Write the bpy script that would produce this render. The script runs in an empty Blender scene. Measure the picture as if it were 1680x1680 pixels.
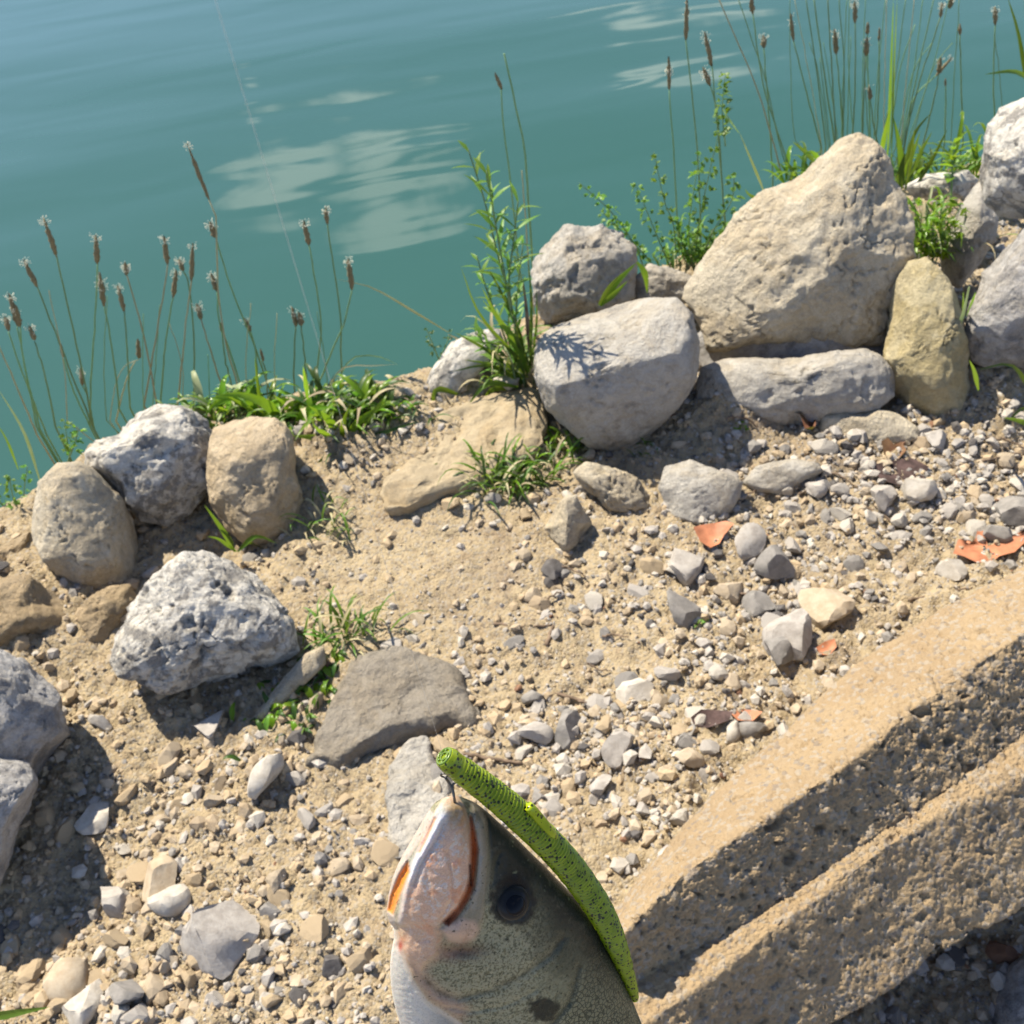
import bpy, bmesh, math, random
import numpy as np
from mathutils import Vector

random.seed(7)
RNG = np.random.default_rng(7)
SC = bpy.context.scene
COL = SC.collection
R = math.radians

# ------------------------------------------------------------------ camera
CAM_H, PITCH, ROLL, FPX = 1.5, R(45), R(9), 1649.0     # FPX: focal length in pixels of the 1680 px photograph
cam_d = bpy.data.cameras.new('camera')
cam = bpy.data.objects.new('camera', cam_d)
COL.objects.link(cam)
SC.camera = cam
FWD = np.array([0, math.cos(PITCH), -math.sin(PITCH)])
R0 = np.array([1.0, 0, 0])
U0 = np.array([0, math.sin(PITCH), math.cos(PITCH)])
CR = math.cos(ROLL) * R0 - math.sin(ROLL) * U0
CU = math.sin(ROLL) * R0 + math.cos(ROLL) * U0
CPOS = np.array([0, 0, CAM_H])
from mathutils import Matrix
M = Matrix.Identity(4)
for i in range(3):
    M[i][0], M[i][1], M[i][2], M[i][3] = CR[i], CU[i], -FWD[i], CPOS[i]
cam.matrix_world = M
cam_d.sensor_width = 36
cam_d.lens = 36 * FPX / 1680
cam_d.clip_start = 0.01
cam_d.clip_end = 2000
cam_d.dof.use_dof = True
cam_d.dof.focus_distance = 0.50
cam_d.dof.aperture_fstop = 27

# ------------------------------------------------------------------ sky, sun, exposure
SUN_AZ, SUN_EL = R(-40), R(55)
SUN = np.array([math.sin(SUN_AZ) * math.cos(SUN_EL), math.cos(SUN_AZ) * math.cos(SUN_EL), math.sin(SUN_EL)])
world = bpy.data.worlds.new("World")
SC.world = world
world.use_nodes = True
sun_d = bpy.data.lights.new('sun', 'SUN')
sun_d.energy = 5.0
sun_d.angle = R(0.53)
sun_d.color = (1.0, 0.90, 0.74)
sun = bpy.data.objects.new('sun', sun_d)
COL.objects.link(sun)
sun.rotation_mode = 'QUATERNION'
sun.rotation_quaternion = Vector(SUN).to_track_quat('Z', 'Y')
SC.view_settings.view_transform = 'Standard'
SC.view_settings.look = 'None'
SC.view_settings.exposure = 0.98
SC.view_settings.gamma = 1.0
SC.view_settings.use_curve_mapping = False
SC.render.engine = 'CYCLES'
SC.cycles.max_bounces = 6
SC.cycles.transparent_max_bounces = 8


# ------------------------------------------------------------------ node helpers
class NT:
    def __init__(self, tree):
        self.t, self.n, self.l = tree, tree.nodes, tree.links

    def add(self, kind, ins=None, **props):
        nd = self.n.new(kind)
        for k, v in props.items():
            setattr(nd, k, v)
        for k, v in (ins or {}).items():
            self.put(nd.inputs[k], v)
        return nd

    def put(self, sock, v):
        if hasattr(v, 'is_output') or isinstance(v, bpy.types.NodeSocket):
            self.l.new(v, sock)
        else:
            if isinstance(v, (tuple, list)) and len(v) == 3 and sock.type == 'RGBA':
                v = (*v, 1)
            sock.default_value = v

    def math(self, op, a, b=0.0, c=0.0, clamp=False):
        nd = self.n.new('ShaderNodeMath')
        nd.operation = op
        nd.use_clamp = clamp
        self.put(nd.inputs[0], a)
        self.put(nd.inputs[1], b)
        self.put(nd.inputs[2], c)
        return nd.outputs[0]

    def step(self, x, a, b):
        nd = self.n.new('ShaderNodeMapRange')
        nd.interpolation_type = 'SMOOTHSTEP'
        self.put(nd.inputs['Value'], x)
        self.put(nd.inputs['From Min'], a)
        self.put(nd.inputs['From Max'], b)
        return nd.outputs[0]

    def mix(self, f, a, b, mode='MIX'):
        nd = self.n.new('ShaderNodeMix')
        nd.data_type = 'RGBA'
        nd.blend_type = mode
        self.put(nd.inputs[0], f)
        self.put(nd.inputs[6], a)
        self.put(nd.inputs[7], b)
        return nd.outputs[2]

    def noise(self, vec, scale, detail=4, rough=0.55, dist=0.0, dims='3D'):
        nd = self.n.new('ShaderNodeTexNoise')
        nd.noise_dimensions = dims
        if vec is not None:
            self.l.new(vec, nd.inputs['Vector'])
        nd.inputs['Scale'].default_value = scale
        nd.inputs['Detail'].default_value = detail
        nd.inputs['Roughness'].default_value = rough
        nd.inputs['Distortion'].default_value = dist
        return nd.outputs['Fac']

    def voro(self, vec, scale, feature='F1', out='Distance', rnd=1.0):
        nd = self.n.new('ShaderNodeTexVoronoi')
        nd.feature = feature
        self.l.new(vec, nd.inputs['Vector'])
        nd.inputs['Scale'].default_value = scale
        nd.inputs['Randomness'].default_value = rnd
        return nd.outputs[out]

    def bump(self, h, strength, dist, prev=None):
        nd = self.n.new('ShaderNodeBump')
        nd.inputs['Strength'].default_value = strength
        nd.inputs['Distance'].default_value = dist
        self.l.new(h, nd.inputs['Height'])
        if prev is not None:
            self.l.new(prev, nd.inputs['Normal'])
        return nd.outputs[0]


def new_mat(name):
    m = bpy.data.materials.new(name)
    m.use_nodes = True
    t = NT(m.node_tree)
    b = m.node_tree.nodes['Principled BSDF']
    b.inputs['Specular IOR Level'].default_value = 0.3
    return m, t, b


def coords(t, which='Object', shift=True):
    """object coordinates, shifted at random for every object so that alike pieces do not repeat"""
    tc = t.add('ShaderNodeTexCoord')
    v = tc.outputs[which]
    if shift:
        oi = t.add('ShaderNodeObjectInfo')
        s = t.math('MULTIPLY', oi.outputs['Random'], 40.0)
        v = t.add('ShaderNodeVectorMath', {0: v, 1: s}, operation='ADD').outputs[0]
    return v


def ray_dir(px, py):
    d = (px - 840) / FPX * CR - (py - 840) / FPX * CU + FWD
    return d


# world: Nishita sky with scattered fair-weather clouds
def build_world():
    t = NT(world.node_tree)
    bg = t.n['Background']
    sky = t.add('ShaderNodeTexSky', sky_type='NISHITA', sun_disc=False)
    sky.sun_elevation = SUN_EL
    sky.sun_rotation = SUN_AZ
    sky.air_density = 1.5
    sky.dust_density = 1.0
    sky.ozone_density = 2.0
    gen = t.add('ShaderNodeTexCoord').outputs['Generated']
    sp = t.add('ShaderNodeSeparateXYZ', {0: gen})
    az = t.math('ARCTAN2', sp.outputs[0], sp.outputs[1])
    el = t.math('ARCSINE', sp.outputs[2])
    uv = t.add('ShaderNodeCombineXYZ', {0: az, 1: t.math('MULTIPLY', el, 1.6), 2: 0.0}).outputs[0]
    n1 = t.noise(uv, 16.0, 5, 0.55)
    mask = None
    # cumulus banks: (azimuth, elevation, half width, half height) in radians
    def sky_at(px, py):
        d = ray_dir(px, py)
        d = d / np.linalg.norm(d)
        return math.atan2(d[0], d[1]), math.asin(-d[2])
    banks = []
    for (px, py, a, b) in ((470, 290, .075, .028), (600, 240, .095, .022), (640, 285, .06, .018), (650, 345, .085, .016), (1085, 66, .05, .010),
                           (1020, 16, .06, .010), (1200, 34, .05, .010), (413, 189, .010, .004)):
        az0, el0 = sky_at(px, py)
        banks.append((az0, el0, a, b))
    rr = random.Random(3)
    for k in range(26):                              # the same fair-weather clouds all round the sky
        a0 = rr.uniform(-math.pi, math.pi)
        if -0.75 < a0 < 0.75:
            continue
        banks.append((a0, rr.uniform(.2, 1.0), rr.uniform(.06, .16), rr.uniform(.02, .06)))
    for (a0, e0, a, b) in banks:
        dx = t.math('DIVIDE', t.math('SUBTRACT', az, a0), a)
        dy = t.math('DIVIDE', t.math('SUBTRACT', el, e0), b)
        r = t.math('ADD', t.math('MULTIPLY', dx, dx), t.math('MULTIPLY', dy, dy))
        m = t.math('SUBTRACT', 1.0, r)
        mask = m if mask is None else t.math('MAXIMUM', mask, m)
    mask = t.math('MAXIMUM', mask, -2.0)
    m2 = t.math('ADD', mask, t.math('MULTIPLY', t.math('SUBTRACT', n1, 0.50), 4.0))
    m3 = t.step(m2, -0.15, 1.15)
    m3 = t.math('MULTIPLY', m3, t.step(mask, -1.6, 0.0))
    blue = t.mix(1.0, sky.outputs[0], (.78, .93, 1.22), 'MULTIPLY')
    # the pale haze that lies along the whole horizon
    hz = t.math('POWER', t.math('SUBTRACT', 1.0, t.step(el, 0.02, 0.62)), 1.6)
    blue = t.mix(t.math('MULTIPLY', hz, 0.85), blue, (10.0, 13.9, 21.5))
    out = t.mix(t.math('MULTIPLY', m3, 0.92), blue, (22.0, 22.6, 23.0))
    t.put(bg.inputs['Color'], out)
    bg.inputs['Strength'].default_value = 0.05


build_world()

# ------------------------------------------------------------------ geometry helpers


def ray_at_z(px, py, z=0.0):
    d = ray_dir(px, py)
    return CPOS + d * ((z - CAM_H) / d[2])


def ray_at_y(px, py, y):
    d = ray_dir(px, py)
    return CPOS + d * (y / d[1])


def project(P):
    q = np.atleast_2d(P) - CPOS
    dep = q @ FWD
    dep = np.where(dep < 1e-3, 1e-3, dep)
    return 840 + FPX * (q @ CR) / dep, 840 - FPX * (q @ CU) / dep


_perm = np.random.default_rng(11).permutation(256)
_perm = np.concatenate([_perm, _perm, _perm])
_grad = np.random.default_rng(12).normal(size=(256, 3))
_grad /= np.linalg.norm(_grad, axis=1)[:, None]


def pnoise(P):
    Pf = np.floor(P)
    I = Pf.astype(np.int64) & 255
    F = P - Pf
    W = F * F * F * (F * (F * 6 - 15) + 10)
    out = np.zeros(len(P))
    for dx in (0, 1):
        wx = W[:, 0] if dx else 1 - W[:, 0]
        for dy in (0, 1):
            wy = W[:, 1] if dy else 1 - W[:, 1]
            for dz in (0, 1):
                wz = W[:, 2] if dz else 1 - W[:, 2]
                h = _perm[_perm[_perm[(I[:, 0] + dx) & 255] + ((I[:, 1] + dy) & 255)] + ((I[:, 2] + dz) & 255)]
                g = _grad[h]
                d = g[:, 0] * (F[:, 0] - dx) + g[:, 1] * (F[:, 1] - dy) + g[:, 2] * (F[:, 2] - dz)
                out += wx * wy * wz * d
    return out * 1.6


def fbm(P, freq, octv=4, gain=0.5, lac=2.03, ridged=False):
    out = np.zeros(len(P))
    a, f = 1.0, freq
    for k in range(octv):
        n = pnoise(P * f + 17.3 * k)
        if ridged:
            n = 1 - 2 * np.abs(n)
        out += a * n
        a *= gain
        f *= lac
    return out


def sstep(x, a, b):
    t = np.clip((x - a) / (b - a), 0, 1)
    return t * t * (3 - 2 * t)


def mesh_obj(name, V, F, mat, parent=None, origin=None, smooth=True, mats=None, midx=None, sharp=None):
    """one mesh object; V in world space; its origin at `origin` (its parent's place when it has a parent)"""
    V = np.asarray(V, dtype=float).reshape(-1, 3)
    if parent is not None:
        o0 = ROOTLOC[parent.name]
    else:
        o0 = np.asarray(origin if origin is not None else V.mean(0))
    me = bpy.data.meshes.new(name)
    if isinstance(F, np.ndarray):
        n, k = F.shape
        me.vertices.add(len(V))
        me.vertices.foreach_set('co', (V - o0).astype(np.float32).ravel())
        me.loops.add(n * k)
        me.loops.foreach_set('vertex_index', F.astype(np.int32).ravel())
        me.polygons.add(n)
        me.polygons.foreach_set('loop_start', np.arange(0, n * k, k, dtype=np.int32))
        me.update(calc_edges=True)
    else:
        me.from_pydata((V - o0).tolist(), [], F)
        me.update()
    for m in (mats or [mat]):
        me.materials.append(m)
    if midx is not None:
        me.polygons.foreach_set('material_index', np.asarray(midx, dtype=np.int32))
    me.polygons.foreach_set('use_smooth', np.full(len(me.polygons), smooth))
    if sharp:
        me.set_sharp_from_angle(angle=R(sharp))
    ob = bpy.data.objects.new(name, me)
    COL.objects.link(ob)
    if parent is not None:
        ob.parent = parent
    else:
        ob.location = o0
    ROOTLOC[ob.name] = o0
    return ob


ROOTLOC = {}


def empty(name, loc):
    o = bpy.data.objects.new(name, None)
    COL.objects.link(o)
    o.location = loc
    o.empty_display_size = 0.05
    ROOTLOC[o.name] = np.asarray(loc, dtype=float)
    return o


def tag(o, label=None, cat=None, group=None, kind=None):
    if label:
        o['label'] = label
    if cat:
        o['category'] = cat
    if group:
        o['group'] = group
    if kind:
        o['kind'] = kind
    return o


class MB:
    """collects pieces into one mesh"""

    def __init__(self):
        self.v, self.f, self.m, self.n = [], [], [], 0

    def add(self, V, F, mi=0):
        self.v.append(np.asarray(V, dtype=float))
        self.f += [tuple(int(i) + self.n for i in f) for f in F]
        self.m += [mi] * len(F)
        self.n += len(V)

    def build(self, name, mat, parent=None, origin=None, smooth=True, mats=None):
        return mesh_obj(name, np.concatenate(self.v), self.f, mat, parent, origin, smooth, mats, self.m if mats else None)


def spline(P, n):
    """Catmull-Rom through P, n samples"""
    P = np.asarray(P, dtype=float)
    if len(P) == 2:
        t = np.linspace(0, 1, n)[:, None]
        return P[0] * (1 - t) + P[1] * t
    Q = np.vstack([2 * P[0] - P[1], P, 2 * P[-1] - P[-2]])
    L = np.concatenate([[0], np.cumsum(np.linalg.norm(np.diff(P, axis=0), axis=1) + 1e-9)])
    s = np.linspace(0, L[-1], n)
    out = []
    for x in s:
        i = min(max(np.searchsorted(L, x, side='right') - 1, 0), len(P) - 2)
        t = (x - L[i]) / (L[i + 1] - L[i])
        a, b, c, d = Q[i], Q[i + 1], Q[i + 2], Q[i + 3]
        out.append(0.5 * (2 * b + (c - a) * t + (2 * a - 5 * b + 4 * c - d) * t * t + (3 * b - a - 3 * c + d) * t ** 3))
    return np.array(out)


def tube(C, rad, nseg=6, cap=True):
    C = np.asarray(C)
    n = len(C)
    rad = np.broadcast_to(np.asarray(rad, dtype=float), (n,))
    T = np.gradient(C, axis=0)
    T /= np.linalg.norm(T, axis=1)[:, None] + 1e-12
    ref = np.array([0.31, 0.9, 0.2]) if abs(T[0] @ np.array([0.31, 0.9, 0.2])) < .85 else np.array([1, 0, 0.1])
    V = np.zeros((n, nseg, 3))
    N = ref - (ref @ T[0]) * T[0]
    N /= np.linalg.norm(N)
    for i in range(n):
        N = N - (N @ T[i]) * T[i]
        N /= np.linalg.norm(N) + 1e-12
        B = np.cross(T[i], N)
        for k in range(nseg):
            a = 2 * math.pi * k / nseg
            V[i, k] = C[i] + rad[i] * (math.cos(a) * N + math.sin(a) * B)
    F = []
    for i in range(n - 1):
        for k in range(nseg):
            k2 = (k + 1) % nseg
            F.append((i * nseg + k, i * nseg + k2, (i + 1) * nseg + k2, (i + 1) * nseg + k))
    if cap:
        F.append(tuple(range(nseg))[::-1])
        F.append(tuple((n - 1) * nseg + k for k in range(nseg)))
    return V.reshape(-1, 3), F


def blade(C, width, up=(0, 0, 1), fold=0.25, peak=0.4, n=None):
    """a leaf blade along centre line C: three vertices across, folded along its midrib"""
    C = np.asarray(C)
    n = len(C)
    T = np.gradient(C, axis=0)
    T /= np.linalg.norm(T, axis=1)[:, None] + 1e-12
    up = np.asarray(up, dtype=float)
    V, F = [], []
    for i in range(n):
        s = i / (n - 1)
        w = width * ((s / peak) ** 0.6 if s < peak else ((1 - s) / (1 - peak)) ** 0.75) * 0.5
        if i == 0:
            w = width * 0.18
        S = np.cross(T[i], up)
        if np.linalg.norm(S) < 1e-6:
            S = np.array([1.0, 0, 0])
        S /= np.linalg.norm(S)
        N = np.cross(S, T[i])
        V += [C[i] - S * w + N * w * fold, C[i], C[i] + S * w + N * w * fold]
    for i in range(n - 1):
        a, b = 3 * i, 3 * i + 3
        F += [(a, a + 1, b + 1, b), (a + 1, a + 2, b + 2, b + 1)]
    return np.array(V), F


def ico(sub):
    bm = bmesh.new()
    bmesh.ops.create_icosphere(bm, subdivisions=sub, radius=1)
    V = np.array([v.co[:] for v in bm.verts])
    F = np.array([[v.index for v in f.verts] for f in bm.faces])
    bm.free()
    V /= np.linalg.norm(V, axis=1)[:, None]
    return V, F


ICO = {k: ico(k) for k in (1, 2, 3, 5, 6, 7)}


# ------------------------------------------------------------------ materials
def rock_mat(name, pale, warm, dark, dark_amt, warm_amt=0.5, pscale=9.0, bump=0.75, crisp=0.10):
    m, t, b = new_mat(name)
    v = coords(t)
    n1 = t.noise(v, pscale, 6, 0.66, 0.8)
    n2 = t.noise(v, pscale * 3.1, 5, 0.68, 0.4)
    n3 = t.noise(v, 70, 6, 0.7)
    n4 = t.noise(v, 320, 3, 0.7)
    vd = t.voro(v, 38)
    blot = t.noise(v, pscale * 1.6, 5, .62, 1.0)
    chalk = t.noise(v, pscale * 2.2, 6, .66, .6)
    c = t.mix(t.step(n1, 0.60 - warm_amt * .3, 0.72 - warm_amt * .3), pale, warm)
    mid = tuple(x * .5 + y * .5 for x, y in zip(dark, pale))
    c = t.mix(t.math('MULTIPLY', t.step(blot, .50, .60), .35 + .5 * dark_amt), c, mid)
    c = t.mix(t.math('MULTIPLY', t.step(chalk, .54, .64), .6), c, tuple(min(.8, x * 1.22) for x in pale))
    c = t.mix(t.math('MULTIPLY', t.step(n3, 0.42, 0.66), 0.38), c, tuple(x * 0.6 for x in warm))
    dk = t.math('ADD', t.math('MULTIPLY', n2, 0.6), t.math('MULTIPLY', n1, 0.4))
    thr = 0.70 - dark_amt * 0.32
    c = t.mix(t.math('MULTIPLY', t.step(dk, thr - crisp * .5, thr + crisp), 0.85), c, dark)
    sp = t.step(n4, 0.3, 0.75)
    c = t.mix(0.28, c, t.mix(sp, tuple(x * 0.6 for x in warm), tuple(min(.8, x * 1.25) for x in pale)))
    pit = t.step(vd, 0.02, 0.16)
    t.put(b.inputs['Base Color'], c)
    b.inputs['Roughness'].default_value = 0.88
    b.inputs['Specular IOR Level'].default_value = 0.22
    h = t.math('ADD', t.math('MULTIPLY', n3, 1.0), t.math('ADD', t.math('MULTIPLY', n4, 0.22), t.math('MULTIPLY', pit, 0.10)))
    t.put(b.inputs['Normal'], t.bump(h, bump, 0.02))
    return m


MAT = {
    'pale': rock_mat('limestone_pale', (.53, .475, .365), (.46, .385, .265), (.19, .172, .148), 0.42, 0.6),
    'tan': rock_mat('limestone_tan', (.52, .43, .30), (.45, .355, .225), (.21, .178, .135), 0.36, 0.6),
    'grey': rock_mat('limestone_grey', (.45, .43, .385), (.41, .365, .29), (.15, .145, .138), 0.45, 0.5),
    'mottled': rock_mat('limestone_mottled', (.58, .56, .505), (.48, .43, .34), (.08, .08, .085), 0.62, 0.4, 11, 0.7, 0.05),
    'slate': rock_mat('limestone_slate', (.41, .40, .385), (.36, .33, .28), (.115, .115, .12), 0.58, 0.4, 8, .7),
    'yellow': rock_mat('limestone_yellow', (.475, .417, .269), (.406, .335, .174), (.192, .168, .110), 0.28, 0.5),
    'flat_grey': rock_mat('mudstone_grey', (.289, .261, .216), (.270, .232, .175), (.149, .138, .117), 0.4, 0.5, 14, .8),
    'flat_tan': rock_mat('slab_tan', (.359, .300, .204), (.333, .260, .158), (.239, .197, .139), 0.22, 0.5, 8, .4),
    'clod': rock_mat('dirt_clod', (.501, .393, .252), (.447, .338, .199), (.292, .218, .136), 0.3, 0.6, 14, 1.0),
}


def gravel_mat(name, a, bcol):
    m, t, b = new_mat(name)
    v = coords(t)
    n = t.noise(v, 60, 5, 0.65)
    n4 = t.noise(v, 420, 3, 0.7)
    c = t.mix(t.step(n, 0.35, 0.66), a, bcol)
    c = t.mix(t.math('MULTIPLY', t.step(n4, 0.5, 0.8), 0.35), c, tuple(x * 0.5 for x in a))
    t.put(b.inputs['Base Color'], c)
    b.inputs['Roughness'].default_value = 0.85
    t.put(b.inputs['Normal'], t.bump(t.math('ADD', n, t.math('MULTIPLY', n4, .3)), 0.5, 0.004))
    return m


GRAVEL = [gravel_mat('gravel_light_grey', (.38, .355, .32), (.29, .265, .235)),
          gravel_mat('gravel_tan', (.37, .295, .20), (.30, .23, .15)),
          gravel_mat('gravel_off_white', (.46, .43, .375), (.37, .335, .28)),
          gravel_mat('gravel_blue_grey', (.25, .235, .215), (.18, .17, .155)),
          gravel_mat('gravel_dark', (.112, .105, .10), (.077, .07, .066)),
          gravel_mat('gravel_buff', (.41, .345, .255), (.34, .27, .185)),
          gravel_mat('gravel_rust', (.238, .133, .077), (.154, .084, .056)),
          gravel_mat('dirt_crumb', (.41, .325, .21), (.34, .26, .165))]


def ground_mat():
    m, t, b = new_mat('dry_tan_dirt')
    v = coords(t, shift=False)
    n1 = t.noise(v, 3.2, 6, 0.6, 0.4)
    n2 = t.noise(v, 22, 6, 0.68)
    n3 = t.noise(v, 130, 5, 0.7)
    n4 = t.noise(v, 600, 2, 0.7)
    c = t.mix(t.step(n1, 0.38, 0.66), (.42, .34, .215), (.365, .29, .182))
    c = t.mix(t.math('MULTIPLY', t.step(n2, 0.46, 0.7), 0.6), c, (.241, .178, .115))
    c = t.mix(t.math('MULTIPLY', t.step(n3, 0.5, 0.72), 0.55), c, (.350, .280, .189))
    vc = t.voro(v, 190, out='Color')
    vs = t.add('ShaderNodeSeparateColor', {0: vc})
    c = t.mix(t.math('MULTIPLY', t.step(vs.outputs[0], 0.72, 0.8), 0.5), c, (.329, .308, .273))
    c = t.mix(t.math('MULTIPLY', t.step(vs.outputs[1], 0.86, 0.9), 0.5), c, (.140, .112, .084))
    at = t.add('ShaderNodeAttribute', attribute_name='litter')
    c = t.mix(at.outputs['Fac'], c, t.mix(t.step(n2, .35, .65), (.140, .105, .081), (.210, .164, .126)))
    t.put(b.inputs['Base Color'], c)
    b.inputs['Roughness'].default_value = 0.95
    b.inputs['Specular IOR Level'].default_value = 0.15
    vd = t.voro(v, 190)
    h = t.math('ADD', t.math('ADD', n3, t.math('MULTIPLY', n4, 0.35)), t.math('MULTIPLY', vd, -0.5))
    t.put(b.inputs['Normal'], t.bump(h, 0.9, 0.006))
    return m


def leaf_mat(name, a, bcol, trans=0.35, rough=0.42):
    m, t, b = new_mat(name)
    v = coords(t)
    n = t.noise(v, 30, 3, 0.6)
    oi = t.add('ShaderNodeObjectInfo')
    c = t.mix(t.step(n, 0.3, 0.7), a, bcol)
    hs = t.add('ShaderNodeHueSaturation', {'Color': c, 'Hue': t.math('ADD', 0.48, t.math('MULTIPLY', oi.outputs['Random'], 0.035)),
                                            'Value': t.math('ADD', 0.75, t.math('MULTIPLY', oi.outputs['Random'], 0.5))})
    c = hs.outputs[0]
    t.put(b.inputs['Base Color'], c)
    b.inputs['Roughness'].default_value = rough
    tr = t.add('ShaderNodeBsdfTranslucent', {'Color': t.mix(0.5, c, (.30, .42, .02))})
    mx = t.add('ShaderNodeMixShader', {0: trans, 1: b.outputs[0], 2: tr.outputs[0]})
    t.put(t.n['Material Output'].inputs['Surface'], mx.outputs[0])
    return m


def plain_mat(name, col, rough=0.7, var=0.35, scale=80, **kw):
    m, t, b = new_mat(name)
    n = t.noise(coords(t), scale, 4, 0.6)
    t.put(b.inputs['Base Color'], t.mix(t.step(n, .3, .7), tuple(x * (1 - var) for x in col), tuple(min(.9, x * (1 + var)) for x in col)))
    b.inputs['Roughness'].default_value = rough
    for k, v in kw.items():
        b.inputs[k].default_value = v
    return m


MAT['ground'] = ground_mat()
MAT['blade'] = leaf_mat('grass_blade', (.064, .145, .017), (.102, .196, .025), .45)
MAT['bright_leaf'] = leaf_mat('plantain_leaf', (.119, .255, .013), (.170, .306, .025), .5, .3)
MAT['dark_leaf'] = leaf_mat('dark_leaf', (.025, .064, .014), (.043, .093, .017), .3)
MAT['stalk'] = leaf_mat('plantain_stalk', (.17, .28, .13), (.22, .33, .16), .3, .5)
MAT['weed_leaf'] = leaf_mat('weed_leaf', (.09, .21, .03), (.15, .29, .045), .45)
MAT['straw'] = leaf_mat('dry_straw', (.40, .34, .19), (.46, .42, .27), .3, .6)
MAT['pale_blade'] = leaf_mat('pale_dry_blade', (.30, .36, .18), (.36, .40, .24), .35, .5)
MAT['seed'] = plain_mat('brown_seed_head', (.165, .135, .072), .85, .5, 500)
MAT['anther'] = plain_mat('cream_anthers', (.640, .632, .496), .7, .1)
MAT['oak'] = plain_mat('orange_oak_leaf', (.40, .165, .085), .6, .25, 40)
MAT['brown_leaf'] = leaf_mat('brown_dead_leaf', (.136, .060, .036), (.200, .096, .056), .15, .7)
MAT['twig'] = plain_mat('dry_twig', (.160, .116, .080), .9, .4, 60)
MAT['bark'] = plain_mat('dark_bark', (.068, .044, .040), .9, .5, 50)

# ------------------------------------------------------------------ ground and lake
CREST_PX = [(-700, 1240), (-300, 1030), (-20, 890), (60, 850), (170, 760), (400, 690), (600, 690), (700, 660), (880, 560), (1130, 455), (1300, 400),
            (1500, 330), (1700, 270), (2100, 160)]
CREST = np.array([ray_at_z(*p)[:2] for p in CREST_PX])
CREST = CREST[np.argsort(CREST[:, 0])]
WATER_Z = -0.30


def ground_h(x, y, fine=True):
    x = np.asarray(x, dtype=float).ravel()
    y = np.asarray(y, dtype=float).ravel()
    yc = np.interp(x, CREST[:, 0], CREST[:, 1])
    P = np.stack([x, y, np.zeros_like(x)], 1)
    yc = yc + 0.03 * fbm(P, 5, 2)
    d = y - yc
    h = -0.75 * sstep(d, 0.02, 0.62)
    far = np.hypot(x, y)
    near = 1 - sstep(far, 4, 8)
    h = h + near * (0.02 * fbm(P, 2.2, 3) + 0.03 * np.exp(-(d / 0.25) ** 2))
    if fine:
        lump = fbm(P, 14, 5, 0.55)
        cp, cq = ray_at_z(640, 900), ray_at_z(780, 980)
        pk = np.maximum(np.exp(-(((x - cp[0]) / .26) ** 2 + ((y - cp[1]) / .15) ** 2)), .7 * np.exp(-(((x - cq[0]) / .3) ** 2 + ((y - cq[1]) / .16) ** 2)))
        near = near * (1 - .62 * pk)
        h = h + near * (0.011 * lump + 0.008 * fbm(P, 48, 3, 0.6, ridged=True))
    # a few mounds and hollows in the dirt
    for (px, py, r, a) in MOUNDS_HOLLOWS:
        c = ray_at_z(px, py)
        q = ((x - c[0]) ** 2 + (y - c[1]) ** 2) / (r * r)
        h = h + a * np.exp(-q)
    return h


MOUNDS_HOLLOWS = [(1190, 690, .09, .07), (60, 1000, .16, .05), (1640, 640, .12, .08), (560, 740, .14, .03), (1470, 700, .15, .02), (700, 720, .2, .02), (380, 900, .10, -.05),
          (90, 1500, .2, -.05), (1600, 1640, .22, -.14)]  # the last is a hollow dug to deepen the shade under the concrete block


def axis_coords(lo, hi, step, outer_lo, outer_hi):
    core = np.arange(lo, hi, step)
    a, s = [], step
    x = lo
    while x > outer_lo:
        s *= 1.35
        x -= s
        a.append(x)
    b, s = [], step
    x = core[-1]
    while x < outer_hi:
        s *= 1.35
        x += s
        b.append(x)
    return np.concatenate([a[::-1], core, b])


def grid_faces(nx, ny):
    i, j = np.meshgrid(np.arange(nx - 1), np.arange(ny - 1), indexing='xy')
    a = (j * nx + i).ravel()
    return np.stack([a, a + 1, a + 1 + nx, a + nx], 1)


gx = axis_coords(-1.55, 1.75, 0.0065, -500, 500)
gy = axis_coords(0.25, 2.75, 0.0065, -500, 500)
GX, GY = np.meshgrid(gx, gy, indexing='xy')
H = ground_h(GX, GY)
GV = np.stack([GX.ravel(), GY.ravel(), H], 1)
ground = mesh_obj('ground', GV, grid_faces(len(gx), len(gy)), MAT['ground'], origin=(0, 0, 0))
tag(ground, kind='structure')
pxg, pyg = project(GV)
lit = np.zeros(len(GV))
for (px, py, rx, ry, a) in [(1450, 745, 140, 50, .85), (1300, 700, 90, 25, .9), (1350, 900, 200, 80, .3), (1600, 760, 120, 60, .5), (1400, 1060, 110, 60, .4), (800, 940, 70, 55, .6), (760, 985, 60, 30, .4),
                            (1000, 790, 120, 40, .4), (560, 730, 70, 40, .5)]:
    lit = np.maximum(lit, a * np.exp(-((pxg - px) / rx) ** 2 - ((pyg - py) / ry) ** 2))
lit *= sstep(fbm(np.stack([GX.ravel(), GY.ravel(), H * 0], 1), 16, 3), -.5, .5)
at = ground.data.attributes.new('litter', 'FLOAT', 'POINT')
at.data.foreach_set('value', lit.astype(np.float32))


def gz(x, y):
    return float(ground_h([x], [y])[0])


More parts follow.
